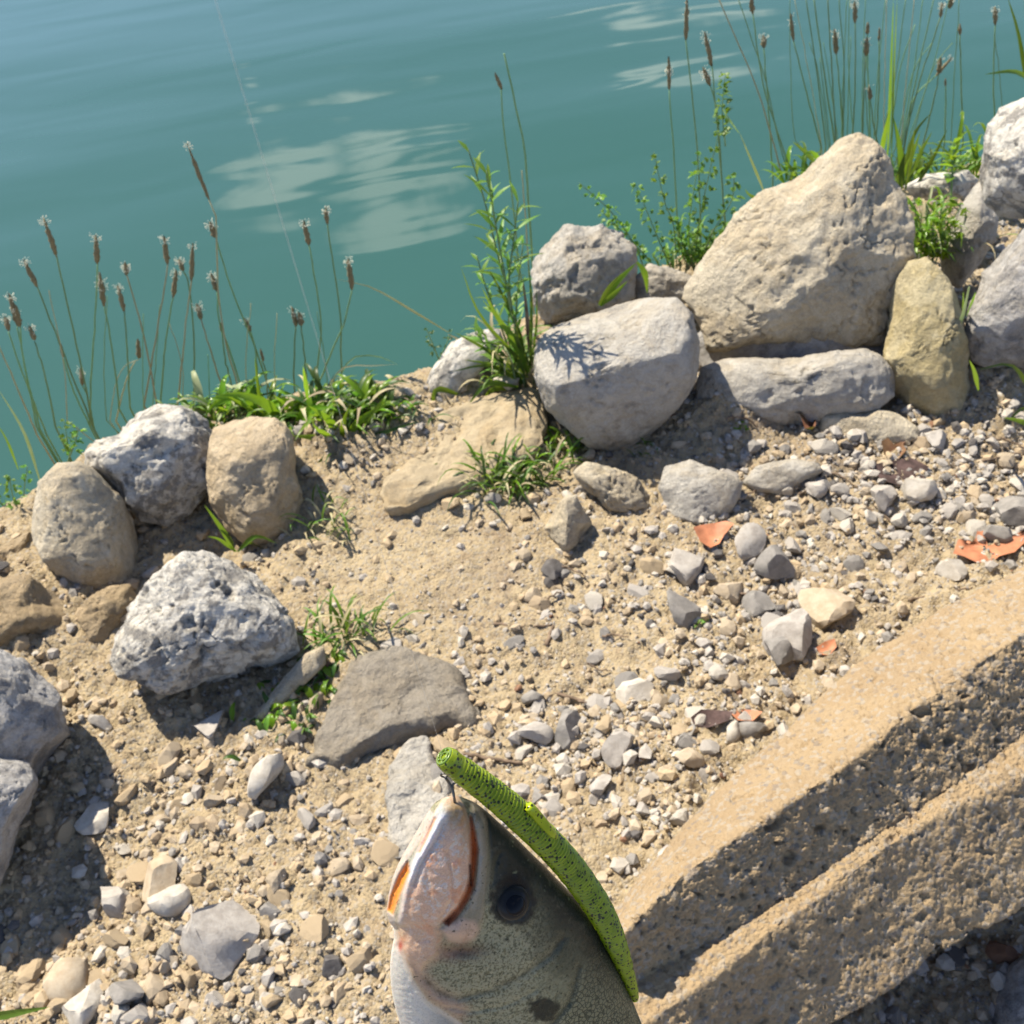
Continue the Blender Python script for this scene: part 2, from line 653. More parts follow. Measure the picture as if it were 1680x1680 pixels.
def build_water():
    m, t, b = new_mat('lake_water')
    v = coords(t, shift=False)
    t.put(b.inputs['Base Color'], (.027, .080, .066))
    b.inputs['Roughness'].default_value = 0.03
    b.inputs['IOR'].default_value = 1.36
    b.inputs['Specular IOR Level'].default_value = 0.5
    mp = t.add('ShaderNodeMapping', {'Vector': v, 'Rotation': (0, 0, R(-9)), 'Scale': (0.30, 1.0, 1.0)})
    w1 = t.noise(mp.outputs[0], 1.1, 1, 0.4)
    w2 = t.noise(mp.outputs[0], 4.2, 1, 0.4, 0.3)
    h = t.math('ADD', t.math('MULTIPLY', w1, 1.0), t.math('MULTIPLY', w2, 0.13))
    t.put(b.inputs['Normal'], t.bump(h, 1.0, 0.025))
    xs = np.concatenate([-np.geomspace(600, 3, 24), np.linspace(-2.8, 2.8, 29), np.geomspace(3, 600, 24)])
    ys = np.concatenate([[0.4], np.linspace(0.6, 4, 20), np.geomspace(4.3, 600, 40)])
    X, Y = np.meshgrid(xs, ys, indexing='xy')
    o = mesh_obj('lake_water', np.stack([X.ravel(), Y.ravel(), np.full(X.size, WATER_Z)], 1), grid_faces(len(xs), len(ys)), m, origin=(0, 0, WATER_Z))
    tag(o, kind='structure')


build_water()


# ------------------------------------------------------------------ rocks
def outline_radius(poly, c, th):
    """distance from c to the closed outline in each direction th"""
    A = poly
    B = np.roll(poly, -1, axis=0)
    out = np.full(len(th), 1e-6)
    d = np.stack([np.cos(th), np.sin(th)], 1)
    for a, b in zip(A, B):
        e = b - a
        den = d[:, 0] * e[1] - d[:, 1] * e[0]
        w = a - c
        with np.errstate(divide='ignore', invalid='ignore'):
            r = (w[0] * e[1] - w[1] * e[0]) / den
            s = (w[0] * d[:, 1] - w[1] * d[:, 0]) / den
        ok = (np.abs(den) > 1e-12) & (s >= -1e-6) & (s <= 1 + 1e-6) & (r > 0)
        out = np.where(ok & (r > out), r, out)
    return out


def poly_centroid(p):
    q = np.roll(p, -1, axis=0)
    cr = p[:, 0] * q[:, 1] - q[:, 0] * p[:, 1]
    a = cr.sum() / 2
    return np.array([((p[:, 0] + q[:, 0]) * cr).sum(), ((p[:, 1] + q[:, 1]) * cr).sum()]) / (6 * a)


def to_cam(n):
    n = np.asarray(n, dtype=float)
    n = n / np.linalg.norm(n)
    return np.array([n @ CR, n @ CU, -(n @ FWD)])


ROCK_TRIS = 0


def rock(name, poly, mat, label, cat='rock', z0=0.0, thick=0.85, sit=0.72, sub=5, cuts=(), nrand=18, lump=0.06, rough=0.05, pits=0.0, seed=1, box=0.8,
         group=None, flat=None, dist=None):
    """a boulder: a lumpy, faceted closed body whose outline seen from the path is `poly`; it sits on the ground at height z0"""
    global ROCK_TRIS
    rng = np.random.default_rng(seed)
    poly = np.array(poly, dtype=float)
    c = poly_centroid(poly)
    d = ray_dir(*c)
    L = np.linalg.norm(d)
    d = d / L
    rpx = np.sqrt(abs(0.5 * np.sum(poly[:, 0] * np.roll(poly[:, 1], -1) - np.roll(poly[:, 0], -1) * poly[:, 1])) / math.pi)
    sd = -d[2]
    D = dist or (CAM_H - z0) / (sd + sit * rpx / (FPX * L))
    ctr = CPOS + d * D
    # local frame across the line of sight
    x = CR - (CR @ d) * d
    x /= np.linalg.norm(x)
    yv = np.cross(-d, x)
    P2 = []
    for p in poly:
        r = ray_dir(*p)
        q = CPOS + r * (((ctr - CPOS) @ d) / (r @ d)) - ctr
        P2.append((q @ x, q @ yv))
    P2 = np.array(P2)
    rm = rpx / FPX / L * D
    S, F = ICO[sub]
    S = S.copy()
    # facets: flat cuts across the unit body
    fw = to_cam((0, 0, 1))
    for n, dd in cuts:
        n = to_cam(n)
        k = S @ n - dd
        S = S - (.5 * (k + np.sqrt(k * k + .0007)))[:, None] * n * 0.92
    for k in range(nrand):
        n = rng.normal(size=3)
        n[2] = abs(n[2]) * 1.4 + .15
        n /= np.linalg.norm(n)
        dd = rng.uniform(.66, .90) if n[2] > .45 else rng.uniform(.92, .99)
        q = S @ n - dd
        S = S - np.where(q > 0, q, 0)[:, None] * n * 0.92
    th = np.arctan2(S[:, 1], S[:, 0])
    rad = outline_radius(P2, np.zeros(2), th)
    # soften the corners of the outline a little
    rho = np.hypot(S[:, 0], S[:, 1])
    rho2 = np.sign(rho) * np.abs(rho) ** box
    rr = rad * rho2
    T = rm * thick
    loc = np.stack([np.cos(th) * rr, np.sin(th) * rr, np.sign(S[:, 2]) * np.abs(S[:, 2]) ** box * T], 1)
    W = ctr + loc[:, :1] * x + loc[:, 1:2] * yv + loc[:, 2:] * (-d)
    out = loc / (np.linalg.norm(loc, axis=1)[:, None] + 1e-9)
    O = out[:, :1] * x + out[:, 1:2] * yv + out[:, 2:] * (-d)
    Q = W + seed * 3.7
    edge = 1 - 0.55 * sstep(rho, .8, 1.0)
    big = fbm(Q, 1.1 / rm, 2)
    rough = rough * .72
    med = fbm(Q, 2.3 / rm, 3, 0.5)
    fin = fbm(Q, 9 / rm, 5 if sub >= 6 else 3, 0.58)
    rdg = fbm(Q + 3, 4.0 / rm, 3, 0.5, ridged=True) - .5
    disp = rm * (lump * big * edge + rough * (.9 * med + .42 * fin + .35 * rdg * sstep(fbm(Q + 6, 1.6 / rm, 1), -.2, .4)))
    crk = 1 - sstep(np.abs(fbm(Q + 21, 1.9 / rm, 4, .6)), 0, .06)
    disp -= rm * .05 * crk * sstep(fbm(Q + 41, 1.2 / rm, 1), -.25, .15)
    if pits:
        pn = fbm(Q + 9, 2.4 / rm, 3)
        disp -= rm * pits * sstep(pn, .3, .6)
        pn = fbm(Q + 31, 6.0 / rm, 2)
        disp -= rm * pits * .4 * sstep(pn, .42, .7)
    W = W + O * disp[:, None]
    ob = mesh_obj(name, W, F, MAT[mat], origin=ctr)
    tag(ob, label, cat, group)
    ROCK_TRIS += len(F)
    ROCKS.append((ctr, rm))
    return ob


def slab(name, poly, mat, label, cat, h, seed):
    """a flat stone lying in the dirt: the outline on the ground, h thick"""
    P = np.array([ray_at_z(px, py, h * .8) for px, py in poly])
    C = spline(np.vstack([P, P[:1]]), 170)[:-1]
    c = C.mean(0)
    n = len(C)
    rings = np.concatenate([np.linspace(.04, .80, 28), np.linspace(.83, .99, 9), [1.0, 1.0, .98]])
    zz = np.concatenate([np.full(28, 1.0), (1 - np.linspace(.1, 1, 9) ** 2.2 * .62), [.2, -.3, -1.2]])
    V, F = [], []
    for k, z in zip(rings, zz):
        q = c + (C - c) * k
        q[:, 2] = z * h
        V.append(q)
    V = np.concatenate(V)
    g0 = gz(c[0], c[1])
    dn = fbm(V + seed, 9, 5, .55)
    V[:, 2] += g0 + .014 * dn * np.repeat(zz > .5, n) + .012 * fbm(V + seed, 4, 2)
    V[:, :2] += .010 * np.stack([fbm(V + 50 + seed, 16, 4), fbm(V + 80 + seed, 16, 4)], 1)
    V = np.vstack([V, [c[0], c[1], V[:n, 2].mean()]])
    for r in range(len(rings) - 1):
        for i in range(n):
            F.append((r * n + i, (r + 1) * n + i, (r + 1) * n + (i + 1) % n, r * n + (i + 1) % n))
    F += [(len(V) - 1, i, (i + 1) % n) for i in range(n)]
    o = mesh_obj(name, V, F, MAT[mat], origin=c)
    bm = bmesh.new()
    bm.from_mesh(o.data)
    bmesh.ops.recalc_face_normals(bm, faces=bm.faces)
    bm.to_mesh(o.data)
    bm.free()
    tag(o, label, cat)


ROCKS = []
UP = (0, 0, 1)

# added dark stone filling the gap under the largest boulder where only shade lies
rock('rock', [(1130, 560), (1200, 500), (1330, 500), (1450, 520), (1470, 590), (1400, 620), (1250, 640), (1150, 630)], 'slate', 'dark filler stone added to blacken the shaded gap under the largest boulder', seed=41, z0=.0, sit=.2, thick=.8)
# the wall of rocks along the water's edge, from the left
rock('rock', [(-20, 960), (40, 945), (90, 970), (128, 1005), (112, 1045), (60, 1060), (-20, 1062)], 'clod', 'crumbly tan clod of earth below the oval rock at the left edge', 'dirt clod',
     seed=31, rough=.12, thick=.6, lump=.15)
rock('rock', [(-30, 915), (15, 888), (48, 872), (56, 905), (45, 930), (20, 932), (-30, 940)], 'clod', 'tan earthy stone at the left edge beside the oval rock', seed=32, rough=.1)
rock('boulder', [(135, 745), (150, 720), (185, 708), (200, 680), (225, 660), (262, 656), (300, 664), (345, 688), (354, 740), (344, 800), (315, 850), (270, 866), (230, 856), (205, 830),
                 (170, 790), (135, 765)], 'mottled', 'mottled white and dark grey boulder behind the two tan rocks at the lakeside', 'rock', z0=.0, seed=3, sub=6, rough=.05, pits=.07, thick=.95,
     cuts=(((-.3, .35, .9), .62), ((.1, -1, .1), .72)), sit=.8)
rock('boulder', [(340, 725), (350, 700), (375, 690), (420, 682), (450, 685), (475, 705), (490, 740), (498, 800), (495, 850), (480, 888), (440, 897), (400, 888), (370, 870), (345, 830),
                 (333, 790)], 'tan', 'rounded tan rock in front of the bright green plantain leaves', 'rock', seed=4, sub=6, rough=.05, cuts=(((-.25, .1, .97), .66), ((.2, -1, .05), .70), ((1, -.1, .2), .8)))
rock('boulder', [(48, 870), (50, 830), (60, 790), (95, 760), (130, 756), (160, 775), (195, 810), (220, 850), (233, 905), (226, 945), (200, 970), (165, 986), (130, 982), (100, 952), (70, 920)],
     'pale', 'smooth oval pale rock standing leftmost in the lakeside row', 'rock', seed=5, sub=6, rough=.035, lump=.05, cuts=(((-.8, -.05, .6), .72), ((.75, -.6, .2), .66)))
rock('rock', [(128, 1022), (140, 985), (175, 963), (215, 958), (224, 985), (205, 1005), (190, 1040), (180, 1066), (145, 1052)], 'clod', 'small tan block wedged between the oval rock and the black-spotted boulder', seed=6,
     rough=.09)
rock('boulder', [(180, 1085), (185, 1045), (205, 1000), (250, 950), (300, 910), (345, 896), (385, 904), (430, 935), (465, 985), (485, 1040), (489, 1067), (470, 1087), (420, 1102),
                 (370, 1117), (310, 1130), (265, 1138), (225, 1116), (195, 1110)], 'mottled', 'white boulder with black-grey pits lying on the tan dirt', 'rock', seed=7, sub=7, rough=.05, pits=.10,
     cuts=(((.5, .1, .7), .62), ((-.55, -.3, .6), .7), ((.1, -1, -.2), .72)), lump=.08)
rock('boulder', [(-95, 1045), (0, 1058), (45, 1085), (85, 1120), (115, 1165), (143, 1212), (100, 1250), (60, 1290), (20, 1290), (-95, 1290)], 'slate',
     'dark slate-grey boulder cut off by the left edge, the upper of two', 'rock', seed=8, sub=6, rough=.05, cuts=(((-.4, .2, .9), .68), ((.7, -.5, -.2), .66)), sit=1.0, thick=1.0)
rock('boulder', [(-120, 1225), (0, 1228), (40, 1245), (60, 1280), (52, 1330), (30, 1392), (0, 1452), (-60, 1480), (-120, 1480)], 'slate',
     'grey-brown boulder with white crystals at the left edge, the lower of two', 'rock', seed=9, sub=6, rough=.05, cuts=(((.8, -.5, 0), .7),), sit=1.05, thick=1.1)
rock('rock', [(582, 655), (590, 635), (615, 624), (650, 630), (690, 638), (702, 665), (690, 705), (640, 712), (600, 692)], 'tan', 'tan rock behind the plantain leaves at the water', seed=10, z0=-.02)
rock('rock', [(684, 702), (695, 640), (710, 600), (740, 562), (780, 543), (818, 538), (828, 562), (805, 592), (775, 622), (752, 660), (722, 692), (700, 706)], 'mottled',
     'white wedge of rock half hidden by the tall narrow-leaved weed', seed=11, z0=.0, cuts=(((-.5, .1, .8), .7),))
slab('stone_slab', [(625, 832), (640, 805), (680, 765), (700, 725), (720, 700), (770, 678), (830, 663), (872, 652), (895, 680), (892, 740), (852, 770), (800, 790), (740, 815), (690, 840),
                    (655, 851), (632, 848)], 'flat_tan', 'flat tan slab set into the bank behind the grass tuft', 'stone slab', .018, 12)
rock('boulder', [(870, 430), (890, 395), (920, 370), (960, 371), (990, 365), (1020, 380), (1043, 405), (1047, 440), (1042, 490), (1000, 525), (940, 535), (892, 545), (876, 500)], 'grey',
     'rough grey boulder with a dark cleft at the water behind the smooth front boulder', 'rock', seed=13, sub=6, rough=.07, pits=.08, z0=.02, cuts=(((-.6, .1, .75), .7),), sit=.8)
rock('rock', [(1040, 455), (1065, 433), (1110, 443), (1138, 455), (1140, 495), (1080, 505), (1045, 495)], 'grey', 'low grey rough rock filling the gap left of the big triangular boulder', seed=14, rough=.1, z0=.05)
rock('boulder', [(880, 560), (900, 535), (950, 510), (1010, 490), (1060, 484), (1110, 489), (1136, 515), (1146, 560), (1141, 620), (1116, 660), (1080, 702), (1040, 737), (1000, 744),
                 (965, 736), (930, 702), (895, 672), (877, 620)], 'grey', 'smooth grey boulder with a tan lit top at the corner of the rock wall', 'rock', seed=15, sub=6, rough=.03, lump=.05,
     cuts=(((-.12, .1, 1), .50), ((.05, -1, .08), .60)), nrand=3, box=.72, sit=.85, thick=.95)
rock('boulder', [(1125, 470), (1150, 430), (1170, 400), (1200, 350), (1250, 315), (1300, 295), (1340, 260), (1385, 226), (1410, 222), (1440, 240), (1456, 265), (1462, 300), (1482, 325),
                 (1499, 370), (1500, 420), (1482, 450), (1470, 490), (1450, 556), (1405, 582), (1350, 580), (1300, 564), (1240, 562), (1190, 580), (1160, 578), (1143, 532), (1118, 490)],
     'pale', 'largest boulder, a tan and grey triangular peak atop the rock wall', 'rock', seed=16, sub=7, rough=.05, lump=.06, pits=.03, z0=.05, sit=.72, thick=.75, box=.75,
     cuts=(((-.40, -.40, .9), .50), ((.25, -.9, .25), .64), ((-.9, .2, .5), .92), ((.55, -.3, .8), .74)), nrand=6)
rock('boulder', [(1141, 630), (1150, 602), (1190, 586), (1260, 583), (1310, 580), (1360, 577), (1420, 571), (1450, 584), (1469, 615), (1467, 650), (1442, 673), (1400, 682), (1340, 697),
                 (1290, 700), (1230, 684), (1180, 674), (1145, 657)], 'grey', 'long low grey rock lying under the largest boulder', 'rock', seed=17, sub=6, rough=.045, pits=.05,
     cuts=(((-.1, .2, 1), .45), ((.1, -1, .15), .60)), nrand=3, box=.7, thick=.6, sit=.6)
rock('boulder', [(1468, 460), (1490, 430), (1520, 423), (1545, 445), (1566, 475), (1581, 520), (1591, 580), (1594, 640), (1582, 692), (1540, 698), (1480, 672), (1455, 640), (1449, 590),
                 (1458, 520)], 'yellow', 'upright yellowish rock standing at the right end of the long low rock', 'rock', seed=18, sub=6, rough=.045, thick=.9,
     cuts=(((-.5, -.2, .8), .62), ((.5, -.9, 0), .66)), sit=1.0)
rock('rock', [(1478, 305), (1520, 285), (1590, 278), (1608, 295), (1585, 325), (1500, 330)], 'mottled', 'small white rock in the weeds behind the rock wall', seed=19, z0=.1)
rock('rock', [(1540, 420), (1570, 350), (1600, 300), (1620, 288), (1640, 350), (1632, 395), (1604, 440), (1575, 475), (1548, 460)], 'grey',
     'slanting pale grey rock behind the weeds, leaning below the topmost boulder', seed=20, z0=.1, rough=.06, cuts=(((-.5, -.3, .8), .55),))
rock('boulder', [(1580, 562), (1588, 500), (1600, 440), (1640, 400), (1690, 368), (1790, 380), (1790, 620), (1690, 608), (1620, 606), (1592, 592)], 'slate',
     'dark grey boulder at the right edge under the topmost boulder', 'rock', seed=21, sub=6, rough=.06, cuts=(((-.6, .2, .75), .66), ((-.2, -1, .1), .62)), sit=1.0, z0=.05)
rock('boulder', [(1612, 330), (1606, 290), (1616, 200), (1640, 175), (1690, 152), (1780, 170), (1790, 360), (1690, 364), (1635, 357)], 'mottled',
     'white and grey boulder topmost at the right edge of the rock wall', 'rock', seed=22, sub=6, rough=.05, z0=.30, sit=.9, cuts=(((-.4, .1, .9), .62), ((-.3, -1, 0), .62)))
rock('rock', [(1336, 712), (1348, 682), (1380, 663), (1420, 667), (1470, 677), (1505, 700), (1508, 722), (1440, 735), (1390, 740), (1345, 733)], 'pale',
     'cream low rock half sunk in dirt before the long low rock', seed=23, thick=.6, sit=.4, cuts=(((0, .2, 1), .6),))
rock('rock', [(1080, 802), (1090, 765), (1130, 751), (1160, 764), (1200, 780), (1219, 790), (1213, 815), (1192, 852), (1150, 864), (1100, 847)], 'grey',
     'flat-topped pale grey stone on the path below the long low rock', seed=24, thick=.7, sit=.45, cuts=(((-.2, 0, 1), .55),), rough=.035)
rock('rock', [(1216, 792), (1240, 765), (1290, 751), (1340, 759), (1352, 772), (1320, 797), (1280, 812), (1240, 807)], 'grey', 'wedge-shaped grey stone right of the flat-topped stone', seed=25, thick=.7, sit=.5)
rock('rock', [(938, 775), (960, 756), (1010, 769), (1050, 785), (1072, 830), (1040, 842), (1000, 840), (985, 822), (958, 802)], 'pale', 'arched tan stone with a hollow beneath beside the grass tuft', seed=26, pits=.25, rough=.08, sit=.5)
rock('rock', [(886, 867), (905, 840), (930, 811), (946, 814), (961, 840), (977, 858), (957, 882), (930, 910), (913, 890)], 'pale', 'pointed pale stone standing up below the grass tuft', seed=27,
     cuts=(((-.8, -.2, .5), .5), ((.8, -.6, .2), .5)), nrand=2)
slab('rock', [(500, 1255), (513, 1190), (533, 1150), (555, 1105), (580, 1070), (620, 1056), (670, 1059), (720, 1077), (760, 1110), (787, 1160), (775, 1180), (700, 1190), (640, 1208),
              (600, 1224), (550, 1248)], 'flat_grey', 'brown-grey flat-faced stone sunk in the dirt behind the fish', 'rock', .035, 28)
rock('rock', [(403, 1192), (450, 1130), (500, 1073), (532, 1058), (534, 1090), (492, 1132), (442, 1180)], 'pale', 'narrow pale stone ridge between boulder shadow and small-leaved weed', seed=29, thick=.5, sit=.4)
slab('rock', [(630, 1300), (634, 1270), (650, 1233), (675, 1212), (700, 1217), (717, 1250), (737, 1275), (740, 1310), (730, 1360), (700, 1385), (662, 1405), (640, 1392), (634, 1345)],
     'grey', 'flat grey stone just behind the mouth of the fish', 'rock', .02, 30)
rock('rock', [(1620, 1640), (1650, 1585), (1700, 1560), (1760, 1600), (1760, 1720), (1660, 1720), (1625, 1690)], 'slate', 'dark rock in the shadow under the concrete block', seed=33, sit=.3, z0=-.13)

print('rock tris', ROCK_TRIS)

# ------------------------------------------------------------------ loose stones and gravel on the path
def stone_proto(seed, sub, k=9, flat=0.7):
    rng = np.random.default_rng(seed)
    V, F = ICO[sub]
    V = V.copy()
    for i in range(k):
        n = rng.normal(size=3)
        n /= np.linalg.norm(n)
        d = rng.uniform(.42, .78)
        q = V @ n - d
        V = V - np.where(q > 0, q, 0)[:, None] * n
    V *= np.array([1.0, rng.uniform(.6, .95), flat * rng.uniform(.7, 1.1)])
    if sub >= 2:
        V += (V / np.linalg.norm(V, axis=1)[:, None]) * (0.045 * fbm(V + seed, 2.2, 3) + (.02 * fbm(V + seed + 7, 8, 2) if sub > 2 else 0))[:, None]
    return V / np.abs(V).max(), F


def rot_z_tilt(rng, tilt=0.35):
    a, b, c = rng.uniform(0, 2 * math.pi), rng.normal(0, tilt), rng.normal(0, tilt)
    ca, sa, cb, sb, cc, s2 = math.cos(a), math.sin(a), math.cos(b), math.sin(b), math.cos(c), math.sin(c)
    Rz = np.array([[ca, -sa, 0], [sa, ca, 0], [0, 0, 1]])
    Rx = np.array([[1, 0, 0], [0, cb, -sb], [0, sb, cb]])
    Ry = np.array([[cc, 0, s2], [0, 1, 0], [-s2, 0, cc]])
    return Rz @ Rx @ Ry


# stones large enough to know by sight: (pixel, size, colour index, words)
KNOWN = [
    (1445, 828, 27, 0, 'round white pebble left of the egg-shaped white pebble on the gravel'),
    (1498, 818, 29, 2, 'egg-shaped white pebble casting a dark shadow on the gravel'),
    (1528, 741, 22, 0, 'smooth light grey oval pebble below the upright yellowish rock'),
    (1408, 735, 22, 0, 'small pale stone under the cream low rock'),
    (1362, 1005, 52, 5, 'pale buff broken stone above the concrete block'),
    (1292, 1058, 44, 0, 'whitish block of stone left of the pale buff broken stone'),
    (1275, 937, 36, 3, 'grey stone with a dark shaded front in the middle of the gravel'),
    (1120, 935, 34, 0, 'light grey rounded stone under the orange leaf scrap'),
    (1122, 1018, 38, 3, 'dark-sided wedge of stone with a small weed at its foot'),
    (1196, 980, 28, 5, 'upright little pale stone in the gravel right of the dark-sided wedge'),
    (1245, 1000, 26, 3, 'grey flake of stone with a white rim'),
    (1275, 1080, 30, 3, 'grey block with a dark front just above the orange fragment'),
    (1225, 900, 36, 0, 'flat grey stone right of the orange leaf scrap'),
    (1040, 1132, 30, 2, 'white oblong stone on the dirt right of the sunken stone'),
    (872, 1140, 18, 3, 'bluish pebble on the dirt right of the sunken stone'),
    (440, 1281, 42, 2, 'whitish flat chip of stone left of the fishing hook'),
    (153, 1332, 30, 2, 'cream pebble at the edge of the left boulder shadow'),
    (262, 1446, 33, 5, 'buff flat stone, the upper of two near the bottom left'),
    (281, 1478, 32, 2, 'off-white stone with a dark side, the lower of two near the bottom left'),
    (350, 1555, 58, 0, 'pale dusty stone half buried near the bottom left'),
    (185, 1470, 32, 0, 'greyish sunken stone at the edge of the big left shadow'),
    (445, 1497, 19, 3, 'small blue-grey chip near the bottom left'),
    (105, 1600, 40, 5, 'cracked buff stone at the bottom left below the big shadow'),
    (135, 1650, 34, 2, 'pale oval stone at the bottom edge'),
    (215, 1635, 24, 3, 'grey two-toned stone near the bottom edge'),
    (545, 1590, 20, 4, 'dark grey chip left of the belly of the fish'),
    (908, 945, 24, 4, 'brown-black lump on the dirt below the pointed stone'),
    (1015, 1240, 30, 0, 'grey gravel stone right of the lure'),
    (930, 1200, 34, 3, 'blue-grey stone in the gravel patch right of the lure'),
    (1130, 1250, 25, 5, 'buff stone in the gravel patch by the concrete block'),
    (880, 1210, 28, 0, 'angular grey stone above the worm lure'),
    (985, 1300, 24, 0, 'pale grey stone close right of the worm lure'),
    (1200, 1208, 18, 2, 'white pebble next to the dark bark pieces'),
    (1232, 1200, 24, 3, 'grey pebble touching the concrete block by the bark'),
    (1630, 880, 26, 3, 'grey speckled stone lying on the orange oak leaf'),
    (1660, 850, 28, 3, 'bluish stone above the orange oak leaf'),
    (1560, 940, 20, 2, 'white knobbly pebble below the orange oak leaf'),
    (1335, 820, 18, 0, 'pale chip left of the long twig'),
    (1425, 862, 14, 2, 'small white chip under the long twig'),
    (170, 1190, 20, 0, 'small pale stone at the shadow of the black-spotted boulder'),
    (345, 1195, 26, 0, 'grey stone at the edge of the shadow under the black-spotted boulder'),
    (835, 650, 26, 2, 'flat white stone at the top of the tan slab'),
    (1170, 660, 30, 5, 'earth-covered stone before the left end of the long low rock'),
    (500, 740, 18, 3, 'small round grey stone behind the rounded tan rock'),
]
KN_PROTO = {}
for i, (px, py, sz, ci, lab) in enumerate(KNOWN):
    rng = np.random.default_rng(100 + i)
    V, F = stone_proto((100 if i not in (19, 20) else 500) + i, 3, 8 if i not in (19, 20) else 14, .75)
    p = ray_at_z(px, py)
    r = sz / FPX * np.linalg.norm(p - CPOS) * 1.08
    g = gz(p[0], p[1])
    Vw = (V * r) @ rot_z_tilt(rng, .25).T
    p[2] = g + r * (.28 if i not in (19, 20) else -.12)
    o = mesh_obj('stone', Vw + p, F, GRAVEL[ci], origin=p, smooth=True, sharp=22)
    tag(o, lab, 'stone')


_g = (1 + 5 ** .5) / 2
ICO0V = np.array([(-1, _g, 0), (1, _g, 0), (-1, -_g, 0), (1, -_g, 0), (0, -1, _g), (0, 1, _g), (0, -1, -_g), (0, 1, -_g), (_g, 0, -1), (_g, 0, 1), (-_g, 0, -1), (-_g, 0, 1)]) / 1.9
ICO0F = np.array([(0, 11, 5), (0, 5, 1), (0, 1, 7), (0, 7, 10), (0, 10, 11), (1, 5, 9), (5, 11, 4), (11, 10, 2), (10, 7, 6), (7, 1, 8), (3, 9, 4), (3, 4, 2), (3, 2, 6), (3, 6, 8), (3, 8, 9),
                  (4, 9, 5), (2, 4, 11), (6, 2, 10), (8, 6, 7), (9, 8, 1)])


def bmesh_ico0(i):
    r_ = np.random.default_rng(900 + i)
    return ICO0V * r_.uniform(.55, 1.1, (12, 1)) * np.array([1, r_.uniform(.6, 1), r_.uniform(.5, .9)])


# density of gravel on the path, blobs in photograph pixels turned to ground places
DENS = [(1450, 800, 260, 120, 1.0), (1250, 960, 200, 130, .75), (1600, 800, 160, 120, .9), (950, 1230, 230, 110, 1.0), (1000, 1350, 150, 120, .9), (1150, 1130, 160, 100, .7),
        (300, 1290, 260, 90, .8), (150, 1330, 140, 120, .7), (260, 1470, 230, 110, .6), (250, 1640, 420, 100, 1.0), (560, 1400, 120, 120, .5), (520, 1600, 140, 120, .6),
        (100, 1180, 100, 60, .5), (1050, 1000, 160, 120, .4), (800, 1100, 200, 70, .35), (1500, 930, 160, 70, .4), (60, 1500, 120, 120, .6), (700, 900, 150, 80, .08), (1100, 880, 160, 70, .4),
        (1600, 1560, 160, 160, .5), (640, 1150, 400, 60, .3)]


def density(x, y):
    px, py = project(np.stack([x, y, np.zeros_like(x)], 1))
    d = np.full(len(x), 0.20)
    for (cx, cy, rx, ry, a) in DENS:
        d = np.maximum(d, a * np.exp(-((px - cx) / rx) ** 2 - ((py - cy) / ry) ** 2))
    d = d * (1 - .85 * np.exp(-((px - 650) / 190) ** 2 - ((py - 900) / 110) ** 2))
    inside = (px > -250) & (px < 1930) & (py > 300) & (py < 1950)
    d = np.where(inside, d, 0.55)
    yc = np.interp(x, CREST[:, 0], CREST[:, 1])
    d = np.where(y > yc - .03, d * .0, d)
    cl = fbm(np.stack([x, y, x * 0], 1), 9, 3)
    return d * np.clip(.75 + .6 * cl, .1, 1.4)


def scatter(n, seed):
    rng = np.random.default_rng(seed)
    out = np.zeros((0, 2))
    while len(out) < n:
        x = rng.uniform(-1.5, 1.75, 40000)
        y = rng.uniform(.28, 2.7, 40000)
        keep = rng.uniform(0, 1, 40000) < density(x, y)
        out = np.vstack([out, np.stack([x[keep], y[keep]], 1)])
    return out[:n], rng


def pick_colors(P, rng):
    px, py = project(np.stack([P[:, 0], P[:, 1], P[:, 0] * 0], 1))
    tanny = np.clip(1.1 - (px + .25 * py) / 1500, 0.15, .8)
    u = rng.uniform(0, 1, len(P))
    v = rng.uniform(0, 1, len(P))
    grey = np.choose(np.searchsorted([.44, .64, .76, .81, .99, 1.01], v), [0, 2, 3, 4, 5, 6])
    tan = np.choose(np.searchsorted([.38, .62, .84, .92, .97, 1.01], v), [5, 1, 0, 2, 3, 4])
    c = np.where(u < tanny, tan, grey)
    return np.where(rng.uniform(0, 1, len(P)) < np.clip(.44 - px / 3800, .10, .44), 7, c)


# the 256 largest loose stones, each a thing; 16 shapes shared among them
PR = [stone_proto(200 + i, 2, 9, .72) for i in range(16)]
PM = {}
P, rng = scatter(13000, 21)
rad = np.clip(np.exp(rng.normal(math.log(.0078), .50, len(P))), .0035, .026)
order = np.argsort(-rad)
P, rad = P[order], rad[order]
cols = pick_colors(P, rng)
zz = ground_h(P[:, 0], P[:, 1])
px, py = project(np.stack([P[:, 0], P[:, 1], zz], 1))
vis = (px > 0) & (px < 1680) & (py > 0) & (py < 1680)
single = np.where(vis)[0][:256]
sset = set(single.tolist())
GLAB = ['small angular light grey gravel stone lying loose on the dirt', 'small tan gravel stone lying loose on the dirt', 'small off-white gravel stone lying loose on the dirt',
        'small bluish grey gravel stone lying loose on the dirt', 'small dark grey gravel stone lying loose on the dirt', 'small buff gravel stone lying loose on the dirt',
        'small rust-brown gravel stone lying loose on the dirt',
        'small tan crumb of dry dirt lying among the gravel']
GGRP = ['light grey gravel stones', 'tan gravel stones', 'off-white gravel stones', 'bluish grey gravel stones', 'dark grey gravel stones', 'buff gravel stones', 'rust-brown gravel stones', 'tan dirt crumbs']
